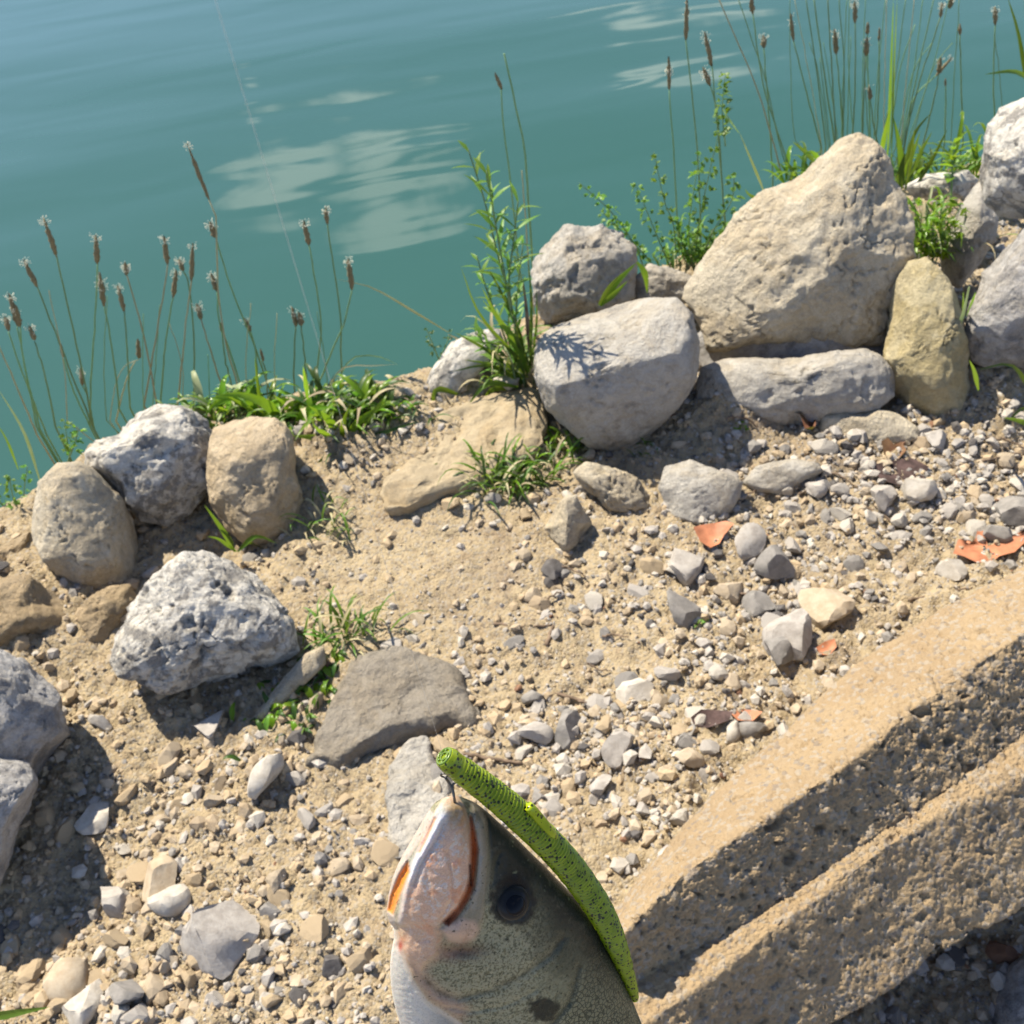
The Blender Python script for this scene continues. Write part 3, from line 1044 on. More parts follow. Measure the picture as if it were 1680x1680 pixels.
for n_, i in enumerate(single):
    k, ci = n_ % 16, int(cols[i])
    if (k, ci) not in PM:
        V, F = PR[k]
        o = mesh_obj('gravel_stone', V, F, GRAVEL[ci], origin=(0, 0, 0), smooth=False)
        PM[(k, ci)] = o
    else:
        o = PM[(k, ci)].copy()
        COL.objects.link(o)
    r = float(rad[i])
    o.scale = (r, r, r)
    o.rotation_euler = (rng.normal(0, .25), rng.normal(0, .25), rng.uniform(0, 6.28))
    o.location = (P[i, 0], P[i, 1], zz[i] + r * .12)
    tag(o, GLAB[ci], 'gravel stone', GGRP[ci])


def heap(name, protos, P, rad, cols, rng, sink):
    zz = ground_h(P[:, 0], P[:, 1])
    VV, FF, MM, n = [], [], [], 0
    for i in range(len(P)):
        V, F = protos[i % len(protos)]
        W = (V * rad[i]) @ rot_z_tilt(rng, .4).T + np.array([P[i, 0], P[i, 1], zz[i] + rad[i] * sink])
        VV.append(W)
        FF.append(F + n)
        MM.append(np.full(len(F), cols[i]))
        n += len(V)
    o = mesh_obj(name, np.concatenate(VV), np.concatenate(FF), None, origin=(0, 0, 0), smooth=False, mats=GRAVEL, midx=np.concatenate(MM))
    return tag(o, kind='stuff')


rest = np.array([i for i in range(len(P)) if i not in sset])
PS = [stone_proto(300 + i, 1, 6, .7) for i in range(24)]
heap('gravel', PS, P[rest], rad[rest], cols[rest], rng, .10)
P2_, rng2 = scatter(34000, 22)
PT = [(V_, F_) for V_, F_ in ((bmesh_ico0(i), ICO0F) for i in range(16))]
heap('fine_gravel', PT, P2_, np.clip(np.exp(rng2.normal(math.log(.0034), .40, len(P2_))), .0015, .008), pick_colors(P2_, rng2), rng2, .1)


# ------------------------------------------------------------------ broken concrete block, lower right
def concrete_mat():
    m, t, b = new_mat('weathered_concrete')
    v = coords(t, shift=False)
    n1 = t.noise(v, 9, 6, 0.65, .5)
    n2 = t.noise(v, 60, 6, 0.7)
    n3 = t.noise(v, 380, 4, 0.7)
    vc = t.add('ShaderNodeSeparateColor', {0: t.voro(v, 150, out='Color')})
    vd = t.voro(v, 150)
    c = t.mix(t.step(n1, .35, .65), (.384, .283, .163), (.336, .243, .139))
    c = t.mix(t.math('MULTIPLY', t.step(n2, .45, .7), .55), c, (.384, .300, .198))
    c = t.mix(t.math('MULTIPLY', t.step(n3, .5, .75), .4), c, (.206, .145, .086))
    c = t.mix(t.math('MULTIPLY', t.step(vc.outputs[0], .78, .82), .6), c, (.375, .333, .271))
    c = t.mix(t.math('MULTIPLY', t.step(vc.outputs[1], .90, .93), .55), c, (.206, .183, .161))
    t.put(b.inputs['Base Color'], c)
    b.inputs['Roughness'].default_value = .92
    h = t.math('ADD', t.math('ADD', n2, t.math('MULTIPLY', n3, .45)), t.math('MULTIPLY', vd, -.5))
    t.put(b.inputs['Normal'], t.bump(h, .9, .008))
    return m


def concrete():
    # rails along the block: (pixels from left end to right end), height above the ground
    rails = [
        ([(1010, 1490), (1080, 1401), (1151, 1323), (1280, 1205), (1408, 1087), (1545, 1000), (1700, 915), (1900, 790)], .25),
        ([(1018, 1535), (1085, 1468), (1155, 1410), (1301, 1312), (1401, 1244), (1494, 1166), (1608, 1087), (1700, 1022), (1900, 880)], .33),
        ([(1030, 1618), (1085, 1587), (1258, 1491), (1401, 1394), (1544, 1301), (1690, 1196), (1900, 1040)], .243),
        ([(1040, 1690), (1090, 1660), (1187, 1591), (1294, 1508), (1383, 1445), (1455, 1390), (1544, 1337), (1690, 1262), (1900, 1130)], .245),
        ([(1080, 1880), (1200, 1785), (1366, 1680), (1437, 1637), (1544, 1566), (1690, 1482), (1900, 1350)], .118),
    ]
    NS = 420
    L = []
    for pts, z in rails:
        L.append(spline([ray_at_z(px, py, z) for px, py in pts], NS))
    under = L[4] * .45 + np.array([0, 0, 0]) * .55
    # the hidden underside and back
    back_low = L[0].copy()
    back_low[:, 2] = .03
    back_low[:, 1] += .05
    mid_low = 0.5 * L[4] + .5 * back_low
    mid_low[:, 2] = .0
    sec = [L[0], L[1], L[2], L[3], L[4], mid_low, back_low]
    cnt = [46, 78, 30, 84, 40, 20, 30]
    rows = []
    for k in range(len(sec)):
        A, B = sec[k], sec[(k + 1) % len(sec)]
        for j in range(cnt[k]):
            rows.append(A + (B - A) * (j / cnt[k]))
    Vg = np.stack(rows, 0)                       # (profile, station, 3)
    # round the arrises
    for _ in range(2):
        Vg = .25 * np.roll(Vg, 1, 0) + .5 * Vg + .25 * np.roll(Vg, -1, 0)
    npf = len(rows)
    # normals
    du = np.roll(Vg, -1, 0) - np.roll(Vg, 1, 0)
    dv = np.gradient(Vg, axis=1)
    N = np.cross(dv, du)
    N /= np.linalg.norm(N, axis=2)[..., None] + 1e-12
    cen = Vg.mean(0)
    s = np.sign(((Vg - cen) * N).sum(2).mean())
    N *= s
    P = Vg.reshape(-1, 3)
    n1 = fbm(P, 9, 3)
    n2 = fbm(P, 45, 4, .6)
    n3 = fbm(P, 150, 3, .6, ridged=True)
    pit = sstep(fbm(P + 5, 34, 2), .50, .80)
    pit2 = sstep(fbm(P + 15, 95, 2), .45, .8)
    kk = np.repeat(np.arange(npf), NS)
    face = np.where((kk > 46) & (kk < 124), 1.0, .6)
    d = .0035 * n1 + face * (.0032 * n2 + .0018 * n3) - .009 * pit * face - .006 * pit2 * face
    arr = np.maximum.reduce([np.exp(-((kk - a_) / 7.0) ** 2) for a_ in (46, 238)])
    d -= arr * (.006 * sstep(fbm(P + 2, 26, 3), .1, .6) + .004 * sstep(fbm(P + 12, 9, 2), .2, .7))
    # the notch broken out of the lower edge of the ledge
    c0 = ray_at_z(1455, 1440, .17)
    d -= .035 * np.exp(-((np.linalg.norm(P - c0, axis=1)) / .030) ** 2)
    c0 = ray_at_z(1225, 1590, .17)
    d -= .02 * np.exp(-((np.linalg.norm(P - c0, axis=1)) / .030) ** 2)
    P = P + N.reshape(-1, 3) * d[:, None]
    F = []
    i = np.arange(npf)[:, None]
    j = np.arange(NS - 1)[None]
    a = (i * NS + j).ravel()
    b = (((i + 1) % npf) * NS + j).ravel()
    F = np.stack([a, a + 1, b + 1, b], 1)
    Fl = [tuple(f) for f in F.tolist()]
    Fl.append(tuple((np.arange(npf) * NS).tolist()))
    Fl.append(tuple((np.arange(npf) * NS + NS - 1).tolist()[::-1]))
    o = mesh_obj('concrete_block', P, Fl, concrete_mat(), origin=P.mean(0))
    bm = bmesh.new()
    bm.from_mesh(o.data)
    bmesh.ops.recalc_face_normals(bm, faces=bm.faces)
    bm.to_mesh(o.data)
    bm.free()
    tag(o, 'weathered tan concrete block with a stepped side, lying across the lower right corner', 'concrete block')


concrete()


# ------------------------------------------------------------------ dead leaves, twigs, bark
def flat_leaf(name, outline, mat, label, cat, z=.008, curl=.012, seed=0, h=.0):
    pts = np.array([ray_at_z(px, py, z) for px, py in outline])
    c = pts.mean(0)
    # radial rings so that the leaf can curl
    V = [c]
    n = len(pts)
    for k in (.35, .7, 1.0):
        V += [c + (p - c) * k for p in pts]
    V = np.array(V)
    base = ground_h(V[:, 0], V[:, 1], fine=False)
    rr = np.linalg.norm(V - c, axis=1)
    V[:, 2] = base + .010 + h + curl * (fbm(V + seed, 18, 2) + 1.2 * (rr / rr.max()) ** 2)
    F = [(0, 1 + i, 1 + (i + 1) % n) for i in range(n)]
    for r in range(2):
        a = 1 + r * n
        F += [(a + i, a + n + i, a + n + (i + 1) % n, a + (i + 1) % n) for i in range(n)]
    o = mesh_obj(name, V, F, MAT[mat], origin=c)
    tag(o, label, cat)


flat_leaf('fallen_leaf', [(1565, 905), (1572, 885), (1590, 893), (1600, 885), (1604, 868), (1611, 864), (1618, 882), (1622, 893), (1645, 897), (1660, 888), (1690, 868), (1692, 880),
                          (1665, 905), (1640, 912), (1625, 922), (1600, 925), (1580, 918), (1562, 912)], 'oak', 'lobed orange oak leaf lying on gravel behind the concrete block', 'leaf', seed=1)
flat_leaf('fallen_leaf', [(1137, 880), (1150, 872), (1170, 868), (1190, 866), (1203, 878), (1188, 884), (1180, 900), (1165, 908), (1148, 900)], 'oak',
          'crumpled orange leaf scrap right of the pointed stone', 'leaf', seed=2, curl=.02)
flat_leaf('fallen_leaf', [(1338, 1066), (1352, 1056), (1368, 1054), (1372, 1064), (1360, 1078), (1345, 1078)], 'oak', 'small orange leaf fragment above the concrete block', 'leaf', seed=3)
flat_leaf('fallen_leaf', [(1196, 1172), (1220, 1164), (1250, 1176), (1235, 1186), (1210, 1186)], 'oak', 'orange leaf fragment beside the dark bark', 'leaf', seed=4)
flat_leaf('fallen_leaf', [(1440, 752), (1452, 745), (1462, 750), (1475, 748), (1482, 760), (1470, 770), (1455, 766), (1445, 772)], 'brown_leaf',
          'crinkled red-brown leaf on the gravel under the cream low rock', 'leaf', seed=5, curl=.02)
flat_leaf('fallen_leaf', [(1298, 705), (1314, 700), (1322, 664), (1330, 690), (1338, 700), (1334, 728), (1318, 722), (1308, 712)], 'brown_leaf',
          'curled brown leaf leaning on the cream low rock', 'leaf', seed=6, curl=.03, h=.012)
flat_leaf('bark_piece', [(1420, 782), (1450, 772), (1490, 768), (1520, 780), (1512, 800), (1480, 806), (1445, 800)], 'bark', 'flat piece of dark bark on the gravel above the white pebbles', 'bark', seed=7)
flat_leaf('bark_piece', [(1133, 1185), (1150, 1172), (1180, 1172), (1202, 1182), (1195, 1194), (1160, 1198), (1138, 1195)], 'bark', 'dark reddish bark chip beside the white pebble near the concrete block', 'bark', seed=8, curl=.02)


def twig(pts, rpx, label, mat='twig', lift=.008, group=None):
    P = []
    for px, py in pts:
        q = ray_at_z(px, py, .006)
        q[2] = ground_h([q[0]], [q[1]], fine=False)[0] + lift
        P.append(q)
    C = spline(P, 14)
    C += .0015 * RNG.normal(size=C.shape)
    V, F = tube(C, np.linspace(1, .6, 14) * rpx / FPX * 1.9, 6)
    o = mesh_obj('twig', V, F, MAT[mat], origin=C[0])
    tag(o, label, 'twig', group)


twig([(1362, 822), (1400, 830), (1440, 845), (1480, 865), (1525, 885)], 3.2, 'long thin brown twig lying below the two white pebbles')
twig([(812, 1025), (850, 1028), (905, 1026)], 3.0, 'grey twig lying level on the dirt in the middle of the path')
twig([(897, 1055), (905, 1035), (915, 1010)], 4.0, 'short stout twig standing askew at the end of the level grey twig')
twig([(700, 1225), (760, 1236), (800, 1243), (858, 1250)], 4.0, 'brown twig in the gravel just behind the head of the lure')
twig([(910, 1130), (960, 1145), (1020, 1165)], 3.2, 'thin brown twig right of the sunken stone')
twig([(600, 700), (640, 690), (665, 660)], 2.6, 'dry stem lying on the bank behind the tan slab')
twig([(1490, 985), (1540, 975), (1600, 962)], 2.6, 'thin twig along the back of the concrete block')

rt = random.Random(8)
for k_ in range(16):
    x_, y_ = rt.uniform(1080, 1640), rt.uniform(700, 830)
    if k_ > 9:
        x_, y_ = rt.uniform(780, 1250), rt.uniform(930, 1200)
    a_, l_ = rt.uniform(-.5, .6), rt.uniform(30, 70)
    twig([(x_, y_), (x_ + l_ * .5 * math.cos(a_), y_ + l_ * .5 * math.sin(a_) + rt.uniform(-4, 4)), (x_ + l_ * math.cos(a_), y_ + l_ * math.sin(a_))], rt.uniform(1.8, 3.0),
         'thin short dry twig scattered among the gravel', lift=.016, group='thin dry twigs scattered on the gravel')

# ------------------------------------------------------------------ plants on the bank
def pix_curve(pts, y0, lean=0.0, n=14):
    """points seen at the given pixels, standing over the depth y0"""
    Q = [ray_at_y(px, py, y0 + lean * i / max(1, len(pts) - 1)) for i, (px, py) in enumerate(pts)]
    return spline(Q, n)


def seed_head(A, B, r, rng, anther=True, mb=None):
    """a bumpy brown spike from B (bottom) to A (top)"""
    n, k = 13, 8
    s = np.linspace(0, 1, n)
    C = B + (A - B) * s[:, None]
    prof = r * np.clip(np.minimum((s + .06) * 4.5, 1) * np.minimum((1.02 - s) * 2.2, 1) ** .6, .05, 1) * (1 + .16 * np.sin(np.arange(n) * 2.6))
    V, F = tube(C, prof, k)
    V += rng.normal(0, r * .16, V.shape)
    return V, F


def anthers(A, B, r, rng, n=22, at=(.55, .95)):
    n = int(n * 1.6)
    mb = MB()
    ax = A - B
    L = np.linalg.norm(ax)
    ax /= L
    for i in range(n):
        a = rng.uniform(0, 2 * math.pi)
        rd = np.cross(ax, np.array([math.cos(a), math.sin(a), .3]))
        rd /= np.linalg.norm(rd)
        s = rng.uniform(*at)
        p = B + ax * L * s + rd * r * .8
        q = p + rd * r * rng.uniform(.6, 1.5) + ax * r * rng.uniform(-.2, .9)
        V, F = tube([p, (p + q) / 2 + ax * .0006, q], [.00022, .0002, .00022], 3)
        mb.add(V, F)
        V, F = ICO[1]
        mb.add(V[:] * np.array([1, 1, 1]) * .0011 + q, F)
    return mb


def stalk(root, rootloc, y0, pts, head, r=.0020, rr=.0058, lean=0.0, an=20, seed=0, at=(.55, .95), mat='stalk'):
    """one flower stalk of a plantain: pts from base upward in pixels; head = (bottom px, top px) or None"""
    rng = np.random.default_rng(seed)
    y0 = y0 + rng.normal(0, .02)
    rr = rr * rng.uniform(.78, 1.18)
    if mat == 'stalk' and rng.uniform() < .14:
        mat = 'straw'
    C = pix_curve(pts, y0, lean)
    C[1:-1] += rng.normal(0, .0006, C[1:-1].shape)
    C = np.vstack([np.array([C[0][0] * .8 + rootloc[0] * .2, C[0][1] * .8 + rootloc[1] * .2, C[0][2] - .14]), C])
    V, F = tube(C, np.linspace(1.15, .8, len(C)) * r, 5)
    st = mesh_obj('flower_stalk', V, F, MAT[mat], root)
    if head:
        yb = y0 + lean
        B, A = ray_at_y(*head[0], yb), ray_at_y(*head[1], yb)
        V, F = seed_head(A, B, rr, rng)
        mesh_obj('seed_head', V, F, MAT['seed'], st)
        if an:
            anthers(A, B, rr, rng, an, at).build('anthers', MAT['anther'], st)
    return st


def rosette(root, loc, n, L, mat, seed, w=.022, up=.5, name='leaf', spread=(0, 6.283), n_seg=8):
    rng = np.random.default_rng(seed)
    for i in range(n):
        a = rng.uniform(*spread)
        l = L * rng.uniform(.6, 1.15)
        u = up * rng.uniform(.5, 1.4)
        dirv = np.array([math.cos(a), math.sin(a), 0])
        side = np.array([-dirv[1], dirv[0], 0]) * rng.normal(0, .25)
        s = np.linspace(0, 1, n_seg)
        C = loc + np.outer(s * l, dirv) + np.outer(s * s * l, side)
        C[:, 2] += l * (u * 1.6 * s - u * 1.45 * s ** 2.2) + .004
        V, F = blade(C, w * rng.uniform(.7, 1.2), fold=rng.uniform(.15, .45), peak=rng.uniform(.35, .55))
        mesh_obj(name, V, F, MAT[mat], root)


def plantain(base, label, stalks, leaves=5, L=.12, z=-.04, seed=0, group='ribwort plantains along the water', up=.6, cat='plantain', w=.016):
    p = ray_at_z(*base, z)
    g = gz(p[0], p[1])
    loc = np.array([p[0], p[1], g])
    root = empty('plantain', loc)
    tag(root, label, cat, group)
    for i, s in enumerate(stalks):
        stalk(root, loc, p[1], s[0], s[1], seed=seed * 50 + i, **(s[2] if len(s) > 2 else {}))
    if leaves:
        rosette(root, loc + np.array([0, 0, .01]), leaves, L, 'bright_leaf', seed, w, up)
    return root


plantain((66, 715), 'plantain at the left edge with four clustered short brown spikes', [
    ([(60, 700), (45, 620), (28, 537)], ((30, 535), (15, 482)), dict(at=(.8, .95))),
    ([(76, 712), (40, 620), (14, 545)], ((15, 543), (8, 519))),
    ([(91, 700), (75, 620), (57, 560)], ((57, 558), (48, 535))),
    ([(66, 705), (40, 600), (33, 532)], ((33, 535), (25, 500)), dict(an=8)),
    ([(60, 712), (30, 640), (-5, 560)], None),
], seed=1)
plantain((152, 705), 'plantain with two long leaning spikes, the next plant in from the left edge', [
    ([(152, 700), (133, 600), (93, 421)], ((93, 421), (72, 358)), dict(at=(.82, .98))),
    ([(152, 700), (99, 566), (61, 470)], ((61, 470), (39, 426)), dict(at=(.82, .98))),
    ([(148, 700), (148, 638), (156, 520), (160, 432)], ((160, 432), (157, 385)), dict(at=(.7, .95))),
    ([(155, 705), (143, 650), (135, 632)], ((135, 632), (132, 604))),
    ([(150, 704), (120, 640), (104, 588)], ((104, 586), (99, 563)), dict(an=0, rr=.0035)),
], seed=2)
plantain((214, 668), 'plantain with a fluffy round head, standing behind the mottled boulder', [
    ([(195, 670), (190, 619), (180, 550), (171, 501)], ((171, 501), (163, 446)), dict(at=(.45, .8), an=28)),
    ([(213, 668), (209, 580), (204, 511)], ((204, 510), (193, 468)), dict(at=(.8, .98))),
    ([(258, 668), (240, 570), (220, 490), (208, 451)], ((208, 451), (205, 430)), dict(an=34, at=(.3, .9))),
    ([(190, 690), (205, 630), (222, 592)], ((228, 588), (226, 556)), dict(an=0)),
    ([(180, 690), (190, 630), (205, 600), (228, 590)], None, dict(r=.0011, mat='straw')),
], seed=3)
plantain((266, 668), 'plantain with four straight upright spikes above the mottled boulder', [
    ([(236, 665), (255, 560), (268, 480), (275, 434)], ((275, 434), (269, 388)), dict(at=(.75, .97))),
    ([(263, 665), (272, 560), (284, 488)], ((284, 488), (289, 442)), dict(at=(.75, .95))),
    ([(318, 665), (318, 560), (311, 470), (300, 444)], ((300, 444), (294, 425)), dict(an=26)),
    ([(291, 665), (302, 560), (314, 461)], ((314, 461), (316, 400)), dict(at=(.85, 1.0), an=14)),
    ([(250, 668), (258, 560), (262, 500)], None, dict(r=.0011)),
], seed=4)
plantain((396, 652), 'tallest plantain, with one long dark spike above the rest', [
    ([(395, 655), (392, 638), (370, 560), (358, 480), (354, 352), (343, 328)], ((343, 328), (307, 236)), dict(at=(.9, 1.0), rr=.0042)),
    ([(446, 648), (415, 560), (396, 516), (365, 430), (354, 390)], ((354, 390), (344, 364))),
    ([(400, 650), (375, 570), (359, 527), (356, 478)], ((356, 478), (346, 449)), dict(an=26)),
    ([(371, 655), (350, 590), (330, 524)], ((330, 524), (323, 498)), dict(an=26)),
    ([(423, 655), (420, 580), (411, 543)], ((411, 543), (400, 522)), dict(an=6)),
    ([(440, 655), (436, 610), (430, 590)], ((432, 592), (427, 572)), dict(an=0, rr=.004)),
    ([(385, 655), (370, 590), (364, 545)], ((365, 545), (362, 530)), dict(an=0, rr=.004)),
], seed=5, leaves=0)
plantain((520, 652), 'plantain right of the tallest one with three widely spread spikes', [
    ([(515, 652), (523, 580), (526, 524), (507, 402)], ((507, 402), (498, 362)), dict(at=(.75, .97))),
    ([(560, 655), (560, 560), (556, 497), (537, 367)], ((537, 367), (534, 340)), dict(an=26)),
    ([(514, 650), (545, 575), (564, 531), (578, 474)], ((578, 474), (571, 424)), dict(at=(.8, 1.0), an=26)),
    ([(484, 652), (482, 600), (485, 535)], ((486, 535), (479, 504)), dict(an=8)),
    ([(505, 652), (500, 590), (494, 534)], ((495, 534), (490, 512)), dict(an=8)),
    ([(525, 652), (535, 640), (545, 625)], ((548, 622), (540, 640)), dict(an=0, rr=.004)),
], seed=6, leaves=0)

# right-hand bank, behind the big boulders
plantain((1150, 385), 'plantain left of the big triangular boulder with two thick fluffy spikes', [
    ([(1150, 380), (1143, 233), (1125, 65)], ((1125, 65), (1127, -3)), dict(an=4)),
    ([(1190, 370), (1178, 220), (1168, 108)], ((1168, 108), (1156, 52)), dict(at=(.6, .98))),
    ([(1190, 375), (1182, 260), (1176, 180), (1165, 140)], ((1165, 140), (1153, 110)), dict(at=(.4, .9), an=26)),
    ([(1112, 390), (1107, 277), (1098, 147)], ((1098, 147), (1097, 92)), dict(at=(.4, .62), an=40)),
], seed=7, leaves=3, z=0)
plantain((1290, 300), 'pair of tall leaning plantain stems over the left shoulder of the triangular boulder', [
    ([(1300, 290), (1270, 200), (1250, 127), (1235, 22)], ((1235, 22), (1232, -6)), dict(an=0)),
    ([(1285, 295), (1262, 210), (1237, 133), (1178, -5)], None, dict(r=.0019)),
    ([(1295, 292), (1275, 220), (1255, 130), (1210, -5)], None, dict(r=.0015)),
    ([(1268, 290), (1262, 200), (1253, 79)], ((1253, 78), (1253, 58)), dict(an=16)),
], seed=8, leaves=2, z=.04)
plantain((1345, 250), 'plantain with a brown spike, leaning at the left of the dense stand', [
    ([(1347, 240), (1323, 153), (1302, 67)], ((1302, 67), (1297, 22)), dict(an=8)),
    ([(1355, 240), (1340, 120), (1322, -5)], None, dict(r=.0018)),
    ([(1370, 240), (1352, 120), (1335, -5)], None, dict(r=.0022)),
    ([(1335, 250), (1305, 230), (1297, 100), (1296, -5)], None, dict(r=.0011)),
    ([(1362, 240), (1345, 95)], None, dict(r=.0014)),
], seed=9, leaves=4, z=.05, up=.9)
plantain((1385, 240), 'plantain with a stout fluffy-sided spike over the peak of the boulder', [
    ([(1385, 240), (1378, 150), (1372, 88)], ((1372, 88), (1369, 48)), dict(an=18)),
    ([(1372, 240), (1365, 120), (1358, -5)], None, dict(r=.0020)),
    ([(1398, 235), (1403, 140), (1403, 37)], ((1403, 37), (1402, 1)), dict(an=26, at=(.6, 1))),
    ([(1380, 240), (1384, 120), (1390, -5)], None, dict(r=.0013)),
    ([(1390, 240), (1392, 150), (1396, 60)], None, dict(r=.0012)),
], seed=10, leaves=4, z=.05, up=.9)
plantain((1432, 235), 'plantain with four small short spikes in the middle of the dense stand', [
    ([(1415, 235), (1417, 160), (1421, 92)], ((1421, 91), (1422, 61)), dict(an=16)),
    ([(1428, 235), (1424, 120), (1423, 56)], ((1423, 56), (1424, 36)), dict(an=0)),
    ([(1437, 232), (1442, 150), (1442, 67)], ((1442, 67), (1443, 45)), dict(an=0, rr=.004)),
    ([(1440, 238), (1432, 200), (1428, 164)], ((1428, 163), (1426, 142)), dict(an=5)),
    ([(1450, 235), (1452, 110), (1455, -5)], None, dict(r=.0012)),
], seed=11, leaves=4, z=.05, up=.9)
plantain((1490, 225), 'plantain with a bent brown spike pointing right, right of the tall grass blades', [
    ([(1487, 217), (1510, 130), (1543, 28)], ((1543, 28), (1546, 5)), dict(an=24)),
    ([(1490, 205), (1500, 160), (1536, 124)], ((1535, 125), (1562, 94)), dict(an=8, at=(.85, 1.0))),
    ([(1520, 215), (1535, 150), (1540, 122)], ((1540, 120), (1543, 94)), dict(an=8)),
    ([(1480, 225), (1500, 110), (1515, -5)], None, dict(r=.0014)),
    ([(1478, 225), (1490, 100), (1500, -5)], None, dict(r=.0012)),
    ([(1492, 225), (1530, 110), (1558, -5)], ((1558, 14), (1562, -6)), dict(r=.0012, an=10)),
], seed=12, leaves=4, z=.05, up=.9)
plantain((1570, 235), 'slender plantain with one small green spike, between the dense stand and the topmost boulder', [
    ([(1580, 235), (1577, 140), (1575, 57)], ((1575, 57), (1575, 39)), dict(an=0, rr=.004)),
    ([(1560, 235), (1566, 120), (1574, -5)], None, dict(r=.0012)),
    ([(1550, 232), (1552, 170), (1551, 140)], ((1551, 142), (1551, 128)), dict(an=0, rr=.0035)),
], seed=13, leaves=2, z=.08)
plantain((1635, 240), 'plantain with a single dark spike just left of the topmost boulder', [
    ([(1636, 240), (1630, 143), (1633, 41)], ((1633, 41), (1633, 11)), dict(an=12)),
    ([(1648, 240), (1640, 120), (1632, 60)], None, dict(r=.0010)),
], seed=14, leaves=2, z=.08)


def tuft(name, label, cat, items, base, z=0.0, mat='blade', group=None):
    """a clump whose leaves follow the given paths: (pixels from the root outward, width in m, height of the arch)"""
    p = ray_at_z(*base, z)
    loc = np.array([p[0], p[1], gz(p[0], p[1]) if z == 0 else z])
    root = empty(name, loc)
    tag(root, label, cat, group)
    for it in items:
        pts, w, m = it[0], it[1], (it[2] if len(it) > 2 else mat)
        C = pix_curve(pts, p[1] - .01 + RNG.normal(0, .012), lean=RNG.normal(-.02, .03), n=9)
        V, F = blade(C, w, up=(RNG.normal(0, .3), -.8, .6), fold=.3, peak=.35)
        mesh_obj('leaf', V, F, MAT[m], root)
    return root


def grass_clump(name, label, cat, base, n, L, mat='blade', w=.006, up=1.0, seed=0, spread=.05, z=0.0, mats=None, squash=1.0, group=None, droop=1.0):
    rng = np.random.default_rng(seed)
    p = ray_at_z(*base, z)
    loc = np.array([p[0], p[1], gz(p[0], p[1]) if abs(z) < 1e-6 else z])
    root = empty(name, loc)
    tag(root, label, cat, group)
    for i in range(n):
        a = rng.uniform(0, 6.283)
        o = loc + np.array([rng.normal(0, spread), rng.normal(0, spread * squash), 0])
        if abs(z) < 1e-6:
            o[2] = gz(o[0], o[1]) - .004
        l = L * rng.uniform(.45, 1.15)
        u = up * rng.uniform(.5, 1.3)
        dv = np.array([math.cos(a), math.sin(a), 0])
        s = np.linspace(0, 1, 7)
        C = o + np.outer(s * l * .75, dv) + np.outer(s ** 2 * l * rng.normal(0, .15), np.array([-dv[1], dv[0], 0]))
        C[:, 2] += l * (u * 1.3 * s - droop * u * .9 * s ** 2.3)
        m = (mats or [mat])[int(rng.integers(len(mats or [mat])))]
        V, F = blade(C, w * rng.uniform(.7, 1.3), fold=.35, peak=.3)
        mesh_obj('grass_blade', V, F, MAT[m], root)
    return root


# bright broad leaves behind the rounded tan rock
tuft('plantain_rosette', 'bright green rosette of broad plantain leaves beside the rounded tan rock', 'plant', [
    ([(425, 680), (390, 655), (345, 652)], .020, 'bright_leaf'), ([(430, 682), (400, 650), (350, 665), (335, 690)], .018, 'bright_leaf'),
    ([(432, 685), (460, 660), (500, 668), (540, 690)], .022, 'bright_leaf'), ([(440, 690), (480, 690), (520, 710), (555, 715)], .024, 'bright_leaf'),
    ([(432, 680), (425, 640), (418, 585)], .012, 'bright_leaf'), ([(430, 690), (470, 675), (520, 660), (560, 672)], .018, 'bright_leaf'),
    ([(425, 690), (380, 690), (300, 680), (255, 662)], .011, 'dark_leaf'), ([(420, 690), (360, 700), (310, 672)], .010, 'dark_leaf'),
    ([(445, 695), (480, 700), (500, 735)], .018, 'dark_leaf'), ([(440, 692), (410, 670), (365, 645)], .014, 'bright_leaf')], (432, 700), z=.0)
tuft('plantain_rosette', 'bright green leafy clump left of the white wedge of rock', 'plant', [
    ([(560, 725), (540, 690), (505, 665)], .022, 'bright_leaf'), ([(565, 728), (590, 690), (640, 660)], .018, 'bright_leaf'),
    ([(565, 730), (610, 700), (648, 690)], .022, 'bright_leaf'), ([(560, 730), (600, 720), (655, 735)], .020, 'bright_leaf'),
    ([(560, 735), (530, 720), (480, 715)], .022, 'bright_leaf'), ([(565, 735), (590, 735), (630, 755)], .018, 'dark_leaf'),
    ([(558, 730), (540, 745), (520, 760)], .018, 'dark_leaf'), ([(560, 728), (565, 690), (575, 665)], .014, 'bright_leaf'),
    ([(570, 730), (610, 680), (635, 645)], .012, 'blade'), ([(555, 725), (520, 700), (515, 690)], .02, 'bright_leaf'),
    ([(505, 655), (500, 620), (497, 600)], .010, 'bright_leaf'), ([(580, 735), (615, 715), (690, 690)], .012, 'dark_leaf')], (562, 738), z=.0)
grass_clump('grass_tuft', 'low dark grass growing at the foot of the bright leafy clump', 'grass tuft', (590, 730), 26, .10, 'blade', .008, .7, 3, .045, mats=['blade', 'dark_leaf', 'bright_leaf', 'straw'])
grass_clump('grass_tuft', 'wide tuft of green grass in front of the flat tan slab', 'grass tuft', (838, 792), 130, .12, 'blade', .0065, 1.0, 5, .055, mats=['blade', 'blade', 'bright_leaf', 'straw', 'dark_leaf'],
            squash=.45)
grass_clump('grass_tuft', 'green grass at the right of the tan slab against the smooth grey boulder', 'grass tuft', (925, 735), 34, .085, 'blade', .007, .9, 6, .03, mats=['blade', 'dark_leaf', 'bright_leaf', 'straw'])
